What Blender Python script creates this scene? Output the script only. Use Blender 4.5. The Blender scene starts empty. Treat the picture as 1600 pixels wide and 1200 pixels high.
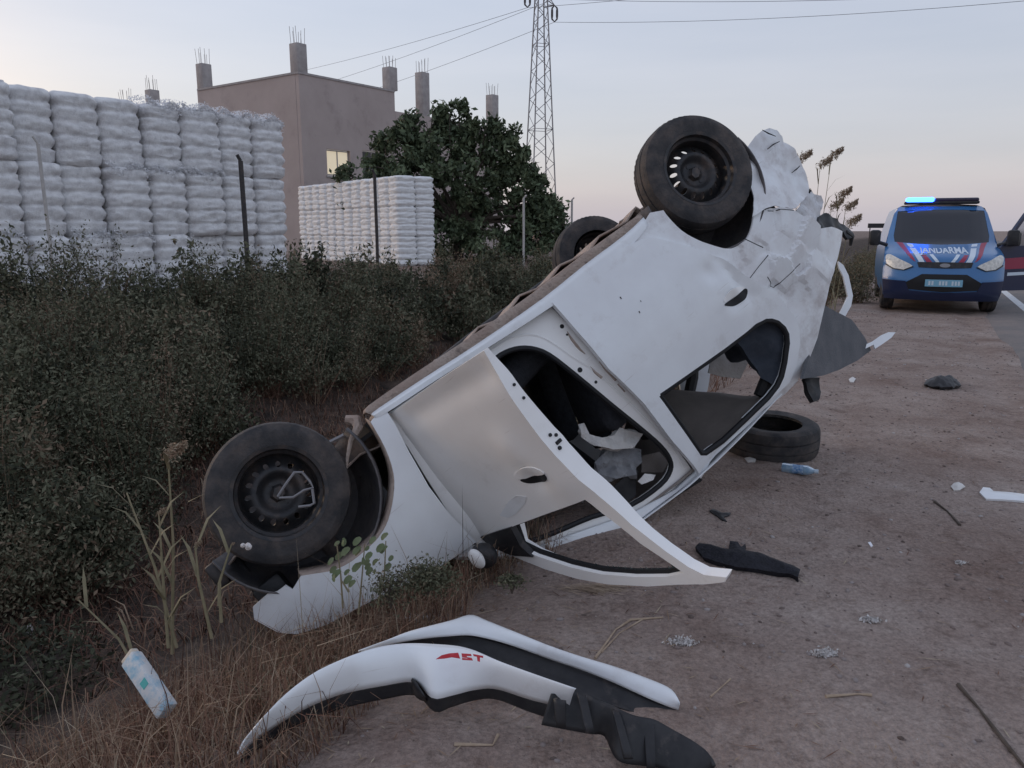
import bpy, bmesh, math, random
import numpy as np
from mathutils import Vector, Matrix
from mathutils.geometry import delaunay_2d_cdt
R = math.radians
rng = np.random.default_rng(7)
random.seed(7)
SC = bpy.context.scene
COL = SC.collection

# ------------------------------------------------------------------ camera, sky, sun, exposure
FOC, PITCH, CAMH = 1202.0, R(11.3), 1.5
cam = bpy.data.cameras.new("camera"); camo = bpy.data.objects.new("camera", cam); COL.objects.link(camo)
cam.sensor_width = 36.0; cam.lens = 36.0 * FOC / 1600.0; cam.clip_end = 3000; cam.clip_start = .05
camo.location = (0, 0, CAMH); camo.rotation_euler = (R(90) - PITCH, 0, 0)
SC.camera = camo
SUN_AZ, SUN_EL = R(-62), R(3.0)            # azimuth from +Y, negative is to the left
world = bpy.data.worlds.new("World"); SC.world = world; world.use_nodes = True
nt = world.node_tree; nt.nodes.clear()
sky = nt.nodes.new("ShaderNodeTexSky"); sky.sky_type = 'NISHITA'; sky.sun_disc = False
sky.sun_elevation = SUN_EL; sky.sun_rotation = SUN_AZ
sky.air_density = 1.0; sky.dust_density = 2.5; sky.ozone_density = 2.0; sky.altitude = 0
add = nt.nodes.new("ShaderNodeMix"); add.data_type = 'RGBA'; add.blend_type = 'ADD'; add.inputs["Factor"].default_value = 1.0
# thin high veil lit by the dusk, alike in every direction but for faint streaks
tc = nt.nodes.new("ShaderNodeTexCoord"); mp = nt.nodes.new("ShaderNodeMapping")
mp.inputs["Scale"].default_value = (1.2, 1.2, 9)
nz = nt.nodes.new("ShaderNodeTexNoise"); nz.inputs["Scale"].default_value = 1.6; nz.inputs["Detail"].default_value = 5
rp = nt.nodes.new("ShaderNodeValToRGB")
rp.color_ramp.elements[0].position = .3; rp.color_ramp.elements[0].color = (2.98, 3.06, 3.70, 1)
rp.color_ramp.elements[1].position = .75; rp.color_ramp.elements[1].color = (3.5, 3.48, 4.05, 1)
bg = nt.nodes.new("ShaderNodeBackground"); bg.inputs["Strength"].default_value = .12
out = nt.nodes.new("ShaderNodeOutputWorld")
lk = nt.links.new
lk(tc.outputs["Generated"], mp.inputs["Vector"]); lk(mp.outputs["Vector"], nz.inputs["Vector"])
lk(nz.outputs["Fac"], rp.inputs["Fac"])
sep = nt.nodes.new("ShaderNodeSeparateXYZ"); lk(tc.outputs["Generated"], sep.inputs["Vector"])
hz = nt.nodes.new("ShaderNodeValToRGB"); he = hz.color_ramp.elements
he[0].position = 0.0; he[0].color = (1.09, 1.015, .95, 1); he[1].position = .38; he[1].color = (.94, .99, 1.01, 1)
lk(sep.outputs["Z"], hz.inputs["Fac"])
mul = nt.nodes.new("ShaderNodeMix"); mul.data_type = 'RGBA'; mul.blend_type = 'MULTIPLY'; mul.inputs["Factor"].default_value = 1.0
lk(rp.outputs["Color"], mul.inputs["A"]); lk(hz.outputs["Color"], mul.inputs["B"])
lk(sky.outputs["Color"], add.inputs["A"]); lk(mul.outputs["Result"], add.inputs["B"])
lk(add.outputs["Result"], bg.inputs["Color"]); lk(bg.outputs["Background"], out.inputs["Surface"])
sun = bpy.data.lights.new("sun", 'SUN'); suno = bpy.data.objects.new("sun", sun); COL.objects.link(suno)
sun.energy = .5; sun.angle = R(25); sun.color = (1, .86, .72)
sd = Vector((math.sin(SUN_AZ) * math.cos(R(14)), math.cos(SUN_AZ) * math.cos(R(14)), math.sin(R(14))))
suno.rotation_euler = (-sd).to_track_quat('-Z', 'Y').to_euler(); suno.location = (-30, 20, 20)
SC.view_settings.view_transform = 'Standard'; SC.view_settings.look = 'None'
SC.view_settings.exposure = 0.32; SC.view_settings.gamma = 1.0
SC.cycles.use_denoising = True
SC.cycles.max_bounces = 6; SC.cycles.transparent_max_bounces = 6

# ------------------------------------------------------------------ measuring the place
CP, SP = math.cos(PITCH), math.sin(PITCH)
CAM = np.array([0, 0, CAMH])
def d2w(X, Y, Z): return np.array([X, Z * CP + Y * SP, Y * CP - Z * SP])
def ray(px, py): return d2w((px - 800) / FOC, (600 - py) / FOC, 1.0)
def at_depth(px, py, d): return CAM + ray(px, py) * d
def at_z(px, py, z):
    r = ray(px, py); return CAM + r * ((z - CAMH) / r[2])
RD = R(28.0)
RA = np.array([math.sin(RD), math.cos(RD)]); RB = np.array([-math.cos(RD), math.sin(RD)])
def ab2xy(a, b): return a * RA[0] + b * RB[0], a * RA[1] + b * RB[1]
def xy2ab(x, y): return x * RA[0] + y * RA[1], x * RB[0] + y * RB[1]

# ------------------------------------------------------------------ noise
_perm = rng.permutation(4096)
def _h(i, j): return _perm[(_perm[i & 4095] + j) & 4095] / 4095.0
def vnoise(x, y):
    x = np.asarray(x, float); y = np.asarray(y, float)
    i = np.floor(x).astype(int); j = np.floor(y).astype(int); fx = x - i; fy = y - j
    fx = fx * fx * (3 - 2 * fx); fy = fy * fy * (3 - 2 * fy)
    a = _h(i, j); b = _h(i + 1, j); c = _h(i, j + 1); d = _h(i + 1, j + 1)
    return (a + (b - a) * fx) * (1 - fy) + (c + (d - c) * fx) * fy
def fbm(x, y, o=4):
    s = 0; amp = .5
    for k in range(o):
        s = s + amp * (vnoise(x * 2 ** k + 13 * k, y * 2 ** k + 7 * k) - .5); amp *= .5
    return s

# ------------------------------------------------------------------ materials
MATS = {}
def mat(name, col, rough=.7, col2=None, scale=6.0, detail=4, metal=0.0, spec=.4, bump=0.0, bscale=40.0,
        stain=None, emit=None, estr=0.0, attr=False, coat=0.0, lo=.35, hi=.65, trans=0.0, ior=1.45, alpha=1.0, attr_cols=None, scratch=None):
    m = bpy.data.materials.new(name); m.use_nodes = True; n = m.node_tree.nodes; l = m.node_tree.links
    b = n["Principled BSDF"]
    b.inputs["Roughness"].default_value = rough; b.inputs["Metallic"].default_value = metal
    b.inputs["Specular IOR Level"].default_value = spec
    b.inputs["Coat Weight"].default_value = coat; b.inputs["Coat Roughness"].default_value = .12
    b.inputs["Transmission Weight"].default_value = trans; b.inputs["IOR"].default_value = ior
    b.inputs["Alpha"].default_value = alpha
    if emit: b.inputs["Emission Color"].default_value = (*emit, 1); b.inputs["Emission Strength"].default_value = estr
    tcn = n.new("ShaderNodeTexCoord")
    src = None
    if attr_cols:
        at = n.new("ShaderNodeAttribute"); at.attribute_name = "tint"
        r = n.new("ShaderNodeValToRGB"); e = r.color_ramp.elements
        while len(e) < len(attr_cols): e.new(.5)
        for k, c in enumerate(attr_cols):
            e[k].position = k / (len(attr_cols) - 1); e[k].color = (*c, 1)
        l.new(at.outputs["Fac"], r.inputs["Fac"]); src = r.outputs["Color"]
    elif col2:
        t = n.new("ShaderNodeTexNoise"); t.inputs["Scale"].default_value = scale; t.inputs["Detail"].default_value = detail
        t.inputs["Roughness"].default_value = .62
        l.new(tcn.outputs["Object"], t.inputs["Vector"])
        r = n.new("ShaderNodeValToRGB"); r.color_ramp.elements[0].position = lo; r.color_ramp.elements[1].position = hi
        r.color_ramp.elements[0].color = (*col, 1); r.color_ramp.elements[1].color = (*col2, 1)
        l.new(t.outputs["Fac"], r.inputs["Fac"]); src = r.outputs["Color"]
    if stain:                                   # (colour, scale, low, high, amount)
        t = n.new("ShaderNodeTexNoise"); t.inputs["Scale"].default_value = stain[1]; t.inputs["Detail"].default_value = 7
        t.inputs["Roughness"].default_value = .7
        l.new(tcn.outputs["Object"], t.inputs["Vector"])
        mr = n.new("ShaderNodeMapRange"); mr.inputs["From Min"].default_value = stain[2]; mr.inputs["From Max"].default_value = stain[3]
        mr.inputs["To Max"].default_value = stain[4]
        l.new(t.outputs["Fac"], mr.inputs["Value"])
        mx = n.new("ShaderNodeMix"); mx.data_type = 'RGBA'; mx.inputs["A"].default_value = (*col, 1); mx.inputs["B"].default_value = (*stain[0], 1)
        if src: l.new(src, mx.inputs["A"])
        l.new(mr.outputs["Result"], mx.inputs["Factor"]); src = mx.outputs["Result"]
    if scratch:                                 # (colour, scale vector, threshold, amount): thin scrapes
        mpn = n.new("ShaderNodeMapping"); mpn.inputs["Scale"].default_value = scratch[1]; mpn.inputs["Rotation"].default_value = (0, R(24), 0)
        l.new(tcn.outputs["Object"], mpn.inputs["Vector"])
        t = n.new("ShaderNodeTexNoise"); t.inputs["Scale"].default_value = 1.0; t.inputs["Detail"].default_value = 4; l.new(mpn.outputs["Vector"], t.inputs["Vector"])
        mr = n.new("ShaderNodeMapRange"); mr.inputs["From Min"].default_value = scratch[2]; mr.inputs["From Max"].default_value = scratch[2] + .05; mr.inputs["To Max"].default_value = scratch[3]
        l.new(t.outputs["Fac"], mr.inputs["Value"])
        mx = n.new("ShaderNodeMix"); mx.data_type = 'RGBA'; mx.inputs["A"].default_value = (*col, 1); mx.inputs["B"].default_value = (*scratch[0], 1)
        if src: l.new(src, mx.inputs["A"])
        l.new(mr.outputs["Result"], mx.inputs["Factor"]); src = mx.outputs["Result"]
    if src: l.new(src, b.inputs["Base Color"])
    else: b.inputs["Base Color"].default_value = (*col, 1)
    if bump:
        t = n.new("ShaderNodeTexNoise"); t.inputs["Scale"].default_value = bscale; t.inputs["Detail"].default_value = 6
        l.new(tcn.outputs["Object"], t.inputs["Vector"])
        bp = n.new("ShaderNodeBump"); bp.inputs["Strength"].default_value = bump; bp.inputs["Distance"].default_value = .02
        l.new(t.outputs["Fac"], bp.inputs["Height"]); l.new(bp.outputs["Normal"], b.inputs["Normal"])
    MATS[name] = m
    return m
PAINT = mat("white_paint", (.82, .84, .86), .36, (.76, .77, .79), 3.0, coat=.25, stain=((.40, .34, .30), 5.5, .56, .86, .5), scratch=((.5, .46, .44), (4, 4, 90), .68, .4))
PAINT_SCUFF = mat("scuffed_white_paint", (.80, .82, .84), .42, (.70, .69, .70), 6.0, coat=.15, stain=((.34, .28, .26), 7, .50, .78, .7), scratch=((.4, .36, .34), (5, 5, 60), .68, .45))
PAINT_CLEAN = mat("white_door_paint", (.88, .87, .86), .62, (.83, .81, .79), 2.2, spec=.25, stain=((.45, .38, .34), 7.0, .58, .88, .45), scratch=((.55, .5, .48), (5, 5, 100), .70, .4))
PAINT_DUST = mat("scuffed_paint", (.68, .69, .72), .5, (.5, .47, .46), 9.0, stain=((.2, .17, .16), 14, .5, .75, .7))
DUST = mat("dusty_underbody", (.34, .26, .22), .95, (.46, .38, .33), 9.0, bump=.5, bscale=60, stain=((.12, .09, .08), 18, .52, .7, .8))
UNDER = mat("underbody", (.10, .085, .08), .9, (.2, .16, .14), 7.0, bump=.4)
RUBBER = mat("tyre_rubber", (.03, .03, .033), .8, (.065, .06, .06), 9.0, stain=((.19, .145, .12), 8, .46, .78, .55), bump=.25, bscale=90)
STEEL = mat("black_steel", (.03, .032, .036), .45, (.06, .055, .055), 10.0, metal=.4, stain=((.20, .14, .11), 12, .5, .75, .5))
LINER = mat("arch_liner", (.085, .085, .095), .75, (.14, .13, .13), 6.0, bump=.5, bscale=25, stain=((.22, .17, .15), 5, .5, .75, .6))
BLACKP = mat("black_plastic", (.018, .018, .021), .5, (.035, .034, .036), 14.0, stain=((.2, .16, .14), 16, .55, .8, .4))
BLACKM = mat("black_rubber_seal", (.012, .012, .014), .6)
TRIM = mat("dark_trim", (.02, .02, .022), .8, (.035, .033, .033), 8.0)
SEAT = mat("seat_fabric", (.028, .03, .036), .95, (.045, .048, .058), 30.0, bump=.3, bscale=150)
SEATB = mat("blue_grey_seat", (.045, .055, .075), .9, (.06, .07, .09), 20.0, bump=.2, bscale=120)
HEADL = mat("headliner", (.20, .175, .16), .95, (.25, .22, .2), 5.0, bump=.2, bscale=120)
GREYCLOTH = mat("grey_cloth", (.20, .205, .22), .95, (.30, .30, .31), 8.0, bump=.4, bscale=60)
WHITECLOTH = mat("white_cloth", (.7, .68, .66), .95, (.6, .57, .54), 8.0, bump=.4, bscale=60)
LIDGREY = mat("trunk_lining", (.10, .105, .115), .85, (.14, .14, .15), 6.0, bump=.3, bscale=80)
CHROME = mat("mirror_glass", (.8, .8, .82), .08, metal=1.0)
REDST = mat("red_print", (.45, .02, .03), .5, (.5, .05, .06), 40)

# ------------------------------------------------------------------ mesh helpers
def tag(o, label=None, cat=None, group=None, kind=None):
    if label: o["label"] = label
    if cat: o["category"] = cat
    if group: o["group"] = group
    if kind: o["kind"] = kind
    return o
def empty(name, loc=(0, 0, 0), rot=None, label=None, cat=None, group=None):
    o = bpy.data.objects.new(name, None); COL.objects.link(o); o.empty_display_size = .2
    o.location = loc
    if rot is not None: o.rotation_euler = rot
    return tag(o, label, cat, group)
def mobj(name, verts, faces, m, parent=None, smooth=True, sharp=40):
    me = bpy.data.meshes.new(name); me.from_pydata([tuple(map(float, v)) for v in verts], [], [tuple(map(int, f)) for f in faces])
    me.materials.append(m)
    if smooth:
        me.shade_smooth()
        if sharp: me.set_sharp_from_angle(angle=R(sharp))
    o = bpy.data.objects.new(name, me); COL.objects.link(o); o.parent = parent
    return o
def npmesh(name, V, F, m, tint=None, parent=None, smooth=False):
    """big mesh from arrays; F is (n,k); tint one value per vertex"""
    V = np.asarray(V, np.float32); F = np.asarray(F, np.int32); n, k = F.shape
    me = bpy.data.meshes.new(name)
    me.vertices.add(len(V)); me.vertices.foreach_set("co", V.ravel())
    me.loops.add(n * k); me.loops.foreach_set("vertex_index", F.ravel())
    me.polygons.add(n); me.polygons.foreach_set("loop_start", np.arange(0, n * k, k, dtype=np.int32))
    me.polygons.foreach_set("loop_total", np.full(n, k, np.int32))
    if smooth: me.polygons.foreach_set("use_smooth", np.ones(n, bool))
    if tint is not None:
        a = me.attributes.new("tint", 'FLOAT', 'POINT'); a.data.foreach_set("value", np.asarray(tint, np.float32))
    me.update(calc_edges=True); me.validate()
    me.materials.append(m)
    o = bpy.data.objects.new(name, me); COL.objects.link(o); o.parent = parent
    return o
class MB:
    def __init__(s): s.v = []; s.f = []
    def add(s, V, F):
        b = len(s.v); s.v += [tuple(map(float, v)) for v in V]; s.f += [tuple(int(i) + b for i in f) for f in F]
    def box(s, c, size, rot=None, bevel=0):
        hx, hy, hz = [q / 2 for q in size]
        if bevel:
            bm = bmesh.new(); bmesh.ops.create_cube(bm, size=1)
            bmesh.ops.scale(bm, vec=size, verts=bm.verts)
            bmesh.ops.bevel(bm, geom=bm.edges[:], offset=bevel, segments=2, affect='EDGES', profile=.5)
            V = [v.co.copy() for v in bm.verts]; F = [[v.index for v in f.verts] for f in bm.faces]; bm.free()
        else:
            V = [Vector((x, y, z)) for x in (-hx, hx) for y in (-hy, hy) for z in (-hz, hz)]
            F = [(0, 1, 3, 2), (4, 6, 7, 5), (0, 4, 5, 1), (2, 3, 7, 6), (0, 2, 6, 4), (1, 5, 7, 3)]
        if rot is not None: V = [rot @ v for v in V]
        s.add([v + Vector(c) for v in V], F)
    def tube(s, pts, rad, n=8, cap=True):
        pts = [Vector(p) for p in pts]; rad = rad if hasattr(rad, '__len__') else [rad] * len(pts)
        V = []; F = []; up = None
        for i, p in enumerate(pts):
            t = (pts[min(i + 1, len(pts) - 1)] - pts[max(i - 1, 0)]).normalized()
            if up is None:
                up = Vector((0, 0, 1)) if abs(t.z) < .9 else Vector((1, 0, 0))
            x = up.cross(t)
            if x.length < 1e-5: x = Vector((1, 0, 0)).cross(t)
            x.normalize(); y = t.cross(x); up = y
            for k in range(n):
                a = 2 * math.pi * k / n; V.append(p + (x * math.cos(a) + y * math.sin(a)) * rad[i])
        for i in range(len(pts) - 1):
            for k in range(n):
                F.append((i * n + k, i * n + (k + 1) % n, (i + 1) * n + (k + 1) % n, (i + 1) * n + k))
        if cap: F.append(tuple(range(n))[::-1]); F.append(tuple((len(pts) - 1) * n + k for k in range(n)))
        s.add(V, F)
    def lathe(s, prof, n=48, axis='y'):
        """prof: list of (r, h) swept about the axis"""
        V = []; F = []; m = len(prof)
        for k in range(n):
            a = 2 * math.pi * k / n; c, d = math.cos(a), math.sin(a)
            for r, h in prof: V.append((r * c, h, r * d) if axis == 'y' else (r * c, r * d, h))
        for k in range(n):
            for i in range(m - 1):
                F.append((k * m + i, k * m + i + 1, ((k + 1) % n) * m + i + 1, ((k + 1) % n) * m + i))
        s.add(V, F)
    def build(s, name, m, parent=None, smooth=True, sharp=40): return mobj(name, s.v, s.f, m, parent, smooth, sharp)
def densify(P, step, closed=True):
    P = [np.array(p, float) for p in P]; o = []
    n = len(P)
    for i in range(n if closed else n - 1):
        a, b = P[i], P[(i + 1) % n]; k = max(1, int(math.ceil(np.linalg.norm(b - a) / step)))
        for j in range(k): o.append(a + (b - a) * j / k)
    if not closed: o.append(P[-1])
    return o
def crom(P, k=4, closed=False):
    P = [np.array(p, float) for p in P]; n = len(P); o = []
    for i in range(n if closed else n - 1):
        g = (lambda q: P[q % n]) if closed else (lambda q: P[min(max(q, 0), n - 1)])
        p0, p1, p2, p3 = g(i - 1), g(i), g(i + 1), g(i + 2)
        for j in range(k):
            t = j / k
            o.append(.5 * (2 * p1 + (p2 - p0) * t + (2 * p0 - 5 * p1 + 4 * p2 - p3) * t * t + (3 * p1 - p0 - 3 * p2 + p3) * t ** 3))
    if not closed: o.append(P[-1])
    return o
def inpoly(P, x, y):
    P = np.asarray(P); x = np.asarray(x); y = np.asarray(y); r = np.zeros(x.shape, bool); j = len(P) - 1
    for i in range(len(P)):
        c = ((P[i, 1] > y) != (P[j, 1] > y)) & (x < (P[j, 0] - P[i, 0]) * (y - P[i, 1]) / (P[j, 1] - P[i, 1] + 1e-12) + P[i, 0])
        r ^= c; j = i
    return r
def triangulate(outer, holes=(), step=.04, creases=()):
    loops = [densify(outer, step)] + [densify(h, step) for h in holes]
    pts = []; edges = []
    for lp in loops:
        b = len(pts); pts += [Vector((p[0], p[1])) for p in lp]
        edges += [(b + i, b + (i + 1) % len(lp)) for i in range(len(lp))]
    O = np.array(loops[0]); mn, mx_ = O.min(0), O.max(0)
    gx, gy = np.meshgrid(np.arange(mn[0], mx_[0], step), np.arange(mn[1], mx_[1], step * .87))
    gx = gx + (np.arange(gx.shape[0])[:, None] % 2) * step * .5
    gx = gx.ravel(); gy = gy.ravel(); ok = inpoly(O, gx, gy)
    for h in loops[1:]: ok &= ~inpoly(np.array(h), gx, gy)
    B = np.array([[p.x, p.y] for p in pts])
    gx, gy = gx[ok], gy[ok]
    if len(gx):
        d = np.sqrt(((gx[:, None] - B[None, :, 0]) ** 2 + (gy[:, None] - B[None, :, 1]) ** 2).min(1)) > step * .45
        pts += [Vector((a, b)) for a, b in zip(gx[d], gy[d])]
    vs, es, fs, *_ = delaunay_2d_cdt(pts, edges, [], 0, 1e-5)
    vs = np.array([[v.x, v.y] for v in vs]); F = np.array([f for f in fs if len(f) == 3])
    c = vs[F].mean(1); ok = inpoly(O, c[:, 0], c[:, 1])
    for h in loops[1:]: ok &= ~inpoly(np.array(h), c[:, 0], c[:, 1])
    return vs, F[ok]
def panel(name, outer, holes, fmap, m, parent=None, thick=.01, step=.04, toward=None, smooth=True, sharp=35, tdir=None):
    """solid sheet: 2-D outline with holes, mapped to 3-D by fmap; its other face lies thick behind (away from 'toward')"""
    vs, F = triangulate(outer, holes, step)
    V = np.array([fmap(x, y) for x, y in vs], float)
    fn = np.cross(V[F[:, 1]] - V[F[:, 0]], V[F[:, 2]] - V[F[:, 0]])
    N = np.zeros_like(V)
    for k in range(3): np.add.at(N, F[:, k], fn)
    N /= np.linalg.norm(N, axis=1)[:, None] + 1e-12
    if toward is not None and (N.mean(0) @ np.asarray(toward)) < 0: N = -N; F = F[:, ::-1]
    n = len(V)
    D = -N if tdir is None else np.tile(np.asarray(tdir, float), (n, 1))
    tk = np.array([thick(x, y) for x, y in vs])[:, None] if callable(thick) else thick
    A = np.concatenate([V, V + D * tk]); faces = [tuple(f) for f in F] + [tuple(f[::-1] + n) for f in F]
    ec = {}
    for f in F:
        for i in range(3):
            e = (f[i], f[(i + 1) % 3]); ec[e] = 1
    for (a, b) in ec:
        if (b, a) not in ec: faces.append((b, a, a + n, b + n))
    return mobj(name, A, faces, m, parent, smooth, sharp)
def loft(rows, closed=False):
    """rows of equal length -> verts, quads"""
    V = [p for r in rows for p in r]; n = len(rows[0]); F = []
    for i in range(len(rows) - 1):
        for k in range(n if closed else n - 1):
            F.append((i * n + k, i * n + (k + 1) % n, (i + 1) * n + (k + 1) % n, (i + 1) * n + k))
    return V, F
def solid_strip(name, rows, m, parent, thick=.006, sharp=35):
    o = mobj(name, *loft(rows), m, parent, True, sharp)
    md = o.modifiers.new("thickness", 'SOLIDIFY'); md.thickness = thick; md.offset = 0
    return o

# ------------------------------------------------------------------ ground
_bk = np.array([-400, -1.4, 1.25, 1.7, 2.1, 2.6, 3.2, 4.2, 5.5, 7.0, 8.6, 10.5, 12.5, 600])
_zk = np.array([0, 0, .0, -.05, -.22, -.50, -.85, -1.15, -1.25, -1.05, -.55, -.10, .0, 0.0])
def G(x, y, rough=True):
    x = np.asarray(x, float); y = np.asarray(y, float)
    a, b = xy2ab(x, y)
    bb = b + (fbm(a * .45, b * .45 + 5, 3) * .7) * np.clip((b - 1.0) / 1.0, 0, 1)
    z = np.interp(bb, _bk, _zk)
    if rough:
        near = np.clip(1.5 - np.hypot(x, y) / 40, .2, 1)
        dirt = np.clip((b + 1.25) / .3, 0, 1)
        z = z + dirt * near * (fbm(a * 1.1, b * 1.1, 3) * .05 + fbm(a * 5, b * 5 + 3, 3) * .022)
        for tb in (.35, -.95): z = z - .018 * near * np.exp(-((b - tb - .25 * np.sin(a * .12)) / .12) ** 2)
        z = z + np.clip((b - 1.6) / 1.0, 0, 1) * near * fbm(a * 2.2 + 9, b * 2.2, 4) * .22
        z = z - .03 * (1 - dirt)
    return z
def gz(x, y): return float(G(np.array([x]), np.array([y]))[0])
def axis_pts(lo, f0, f1, hi, st, g=1.12):
    c = list(np.arange(f0, f1, st)); s = st; p = f1
    up = []
    while p < hi: up.append(p); s *= g; p += s
    up.append(hi)
    dn = []; s = st; p = f0 - st
    while p > lo: dn.append(p); s *= g; p -= s
    dn.append(lo)
    return np.array(dn[::-1] + c + up)
A_ = axis_pts(-300, -.6, 9, 1500, .05, 1.06); B_ = axis_pts(-700, -2.0, 5.2, 900, .05, 1.06)
ga, gb = np.meshgrid(A_, B_, indexing='ij')
gx_, gy_ = ab2xy(ga, gb)
gzv = G(gx_, gy_)
na, nb = ga.shape
idx = np.arange(na * nb).reshape(na, nb)
GF = np.stack([idx[:-1, :-1], idx[1:, :-1], idx[1:, 1:], idx[:-1, 1:]], -1).reshape(-1, 4)
edge = gb + fbm(ga * .8, gb * .8, 4) * 1.4
soil = np.interp(edge, [1.3, 2.4, 3.2, 10, 13, 30], [0, .55, 1, 1, .45, .35])
SOIL = mat("soil", (.2, .15, .13), .97)
def soil_nodes():
    n = SOIL.node_tree.nodes; l = SOIL.node_tree.links; b = n["Principled BSDF"]
    b.inputs["Specular IOR Level"].default_value = .15
    tcn = n.new("ShaderNodeTexCoord")
    def noise(s, d=6, r=.65):
        t = n.new("ShaderNodeTexNoise"); t.inputs["Scale"].default_value = s; t.inputs["Detail"].default_value = d; t.inputs["Roughness"].default_value = r
        l.new(tcn.outputs["Object"], t.inputs["Vector"]); return t.outputs["Fac"]
    def ramp(f, a, b_, ca, cb):
        r = n.new("ShaderNodeValToRGB"); e = r.color_ramp.elements; e[0].position = a; e[1].position = b_; e[0].color = (*ca, 1); e[1].color = (*cb, 1)
        l.new(f, r.inputs["Fac"]); return r.outputs["Color"]
    def mix(f, A, B, mode='MIX', fv=None):
        m = n.new("ShaderNodeMix"); m.data_type = 'RGBA'; m.blend_type = mode
        if f is None: m.inputs["Factor"].default_value = fv
        else: l.new(f, m.inputs["Factor"])
        l.new(A, m.inputs["A"]); l.new(B, m.inputs["B"]); return m.outputs["Result"]
    dirt = ramp(noise(1.1, 8, .7), .35, .66, (.238, .175, .150), (.395, .332, .300))
    grit = ramp(noise(45, 6, .85), .32, .70, (.50, .48, .47), (1.42, 1.38, 1.34))
    dirt = mix(None, dirt, grit, 'MULTIPLY', .8)
    dark = ramp(noise(7, 8, .8), .52, .66, (1, 1, 1), (.58, .54, .52))
    dirt = mix(None, dirt, dark, 'MULTIPLY', .8)
    ditch = ramp(noise(2.3, 8, .7), .36, .68, (.045, .038, .034), (.15, .11, .09))
    ditch = mix(None, ditch, grit, 'MULTIPLY', .7)
    at = n.new("ShaderNodeAttribute"); at.attribute_name = "tint"
    c = mix(at.outputs["Fac"], dirt, ditch)
    l.new(c, b.inputs["Base Color"])
    vo = n.new("ShaderNodeTexNoise"); vo.inputs["Scale"].default_value = 55; vo.inputs["Detail"].default_value = 7
    l.new(tcn.outputs["Object"], vo.inputs["Vector"])
    bp = n.new("ShaderNodeBump"); bp.inputs["Strength"].default_value = .8; bp.inputs["Distance"].default_value = .025
    l.new(vo.outputs["Fac"], bp.inputs["Height"]); l.new(bp.outputs["Normal"], b.inputs["Normal"])
soil_nodes()
ground = npmesh("ground", np.stack([gx_, gy_, gzv], -1).reshape(-1, 3), GF, SOIL, tint=soil.ravel(), smooth=True)
tag(ground, kind="structure")

# the road: asphalt sheet with an uneven edge, lane line on top
ASPH = mat("asphalt", (.15, .14, .135), .9, (.19, .176, .168), 30, bump=.4, bscale=120, stain=((.28, .225, .20), 1.2, .40, .7, .75))
WLINE = mat("line_paint", (.55, .55, .55), .8, (.7, .7, .7), 14, stain=((.12, .11, .11), 20, .55, .75, .8))
ra = np.concatenate([np.arange(-40, 40, .5), np.arange(40, 900, 8)])
rows = []
for a in ra:
    e = -1.12 + float(fbm(np.array(a * .9), np.array(2.2), 3)) * .25
    rows.append([(*ab2xy(a, e + .25), -.06), (*ab2xy(a, e), .006), (*ab2xy(a, e - .12), .014), (*ab2xy(a, -4.5), .03), (*ab2xy(a, -8.8), .012), (*ab2xy(a, -9.0), -.06)])
road = mobj("road", *loft(rows), ASPH); tag(road, kind="structure")
mb = MB()
def line_strip(b0, b1, a0, a1):
    V = []; F = []
    aa = np.arange(a0, a1 + .1, 5.0)
    for i, a in enumerate(aa):
        z = lambda b: .012 + (.018 * (b + 1.4) / (-3.1) if b > -4.5 else .018) + .004
        V += [(*ab2xy(a, b0), z(b0)), (*ab2xy(a, b1), z(b1))]
        if i: F.append((2 * i - 2, 2 * i - 1, 2 * i + 1, 2 * i))
    mb.add(V, F)
line_strip(-1.85, -1.70, -40, 500)
mb.build("edge_line", WLINE, road)

# ------------------------------------------------------------------ cotton bales
BALE = mat("baled_cotton", (.66, .655, .665), .97, (.80, .795, .80), 7, bump=.7, bscale=35, stain=((.27, .25, .26), 3.2, .48, .74, .7))
BALE2 = mat("clean_baled_cotton", (.80, .80, .80), .97, (.72, .72, .73), 7, bump=.6, bscale=30)
STRAP = mat("bale_strap", (.32, .32, .34), .6)
def bale_mesh(seed, w=.9, d=.9, h=1.42, ridges=6):
    r = np.random.default_rng(seed); nu, nv = 40, 46
    per = [];  # rounded rectangle around
    n_ = 10
    V = []
    ph = r.uniform(-.15, .15)
    zs = np.linspace(0, 1, nv)
    rid = ridges
    for iz, t in enumerate(zs):
        k = t * rid + ph
        bul = abs(math.sin(math.pi * k)) ** .45
        ex = .065 * bul
        endr = 1 - .12 * max(0, (abs(t - .5) * 2 - .86) / .14) ** 2
        for iu in range(nu):
            a = 2 * math.pi * iu / nu; c, s = math.cos(a), math.sin(a)
            p = 4.5
            q = (abs(c) ** p + abs(s) ** p) ** (-1 / p)
            x, y = c * q * (w / 2 - .03) * endr, s * q * (d / 2 - .03) * endr
            nn = (vnoise(np.array(iu * .55 + seed * 31), np.array(iz * .5 + seed)) - .5) * .055
            sag = 1 + (ex + float(nn)) / .45
            V.append((x * sag, y * sag, t * h + float(nn) * .5))
    F = []
    for i in range(nv - 1):
        for k in range(nu): F.append((i * nu + k, i * nu + (k + 1) % nu, (i + 1) * nu + (k + 1) % nu, (i + 1) * nu + k))
    top = len(V); V.append((0, 0, h + .04)); bot = len(V); V.append((0, 0, 0))
    for k in range(nu):
        F.append(((nv - 1) * nu + k, (nv - 1) * nu + (k + 1) % nu, top)); F.append(((k + 1) % nu, k, bot))
    me = bpy.data.meshes.new("cotton_bale"); me.from_pydata(V, [], F); me.shade_smooth()
    return me
BM = [bale_mesh(s, ridges=rd) for s, rd in ((1, 5), (2, 5), (3, 5), (4, 6))]
BM2 = [m.copy() for m in BM]
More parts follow.
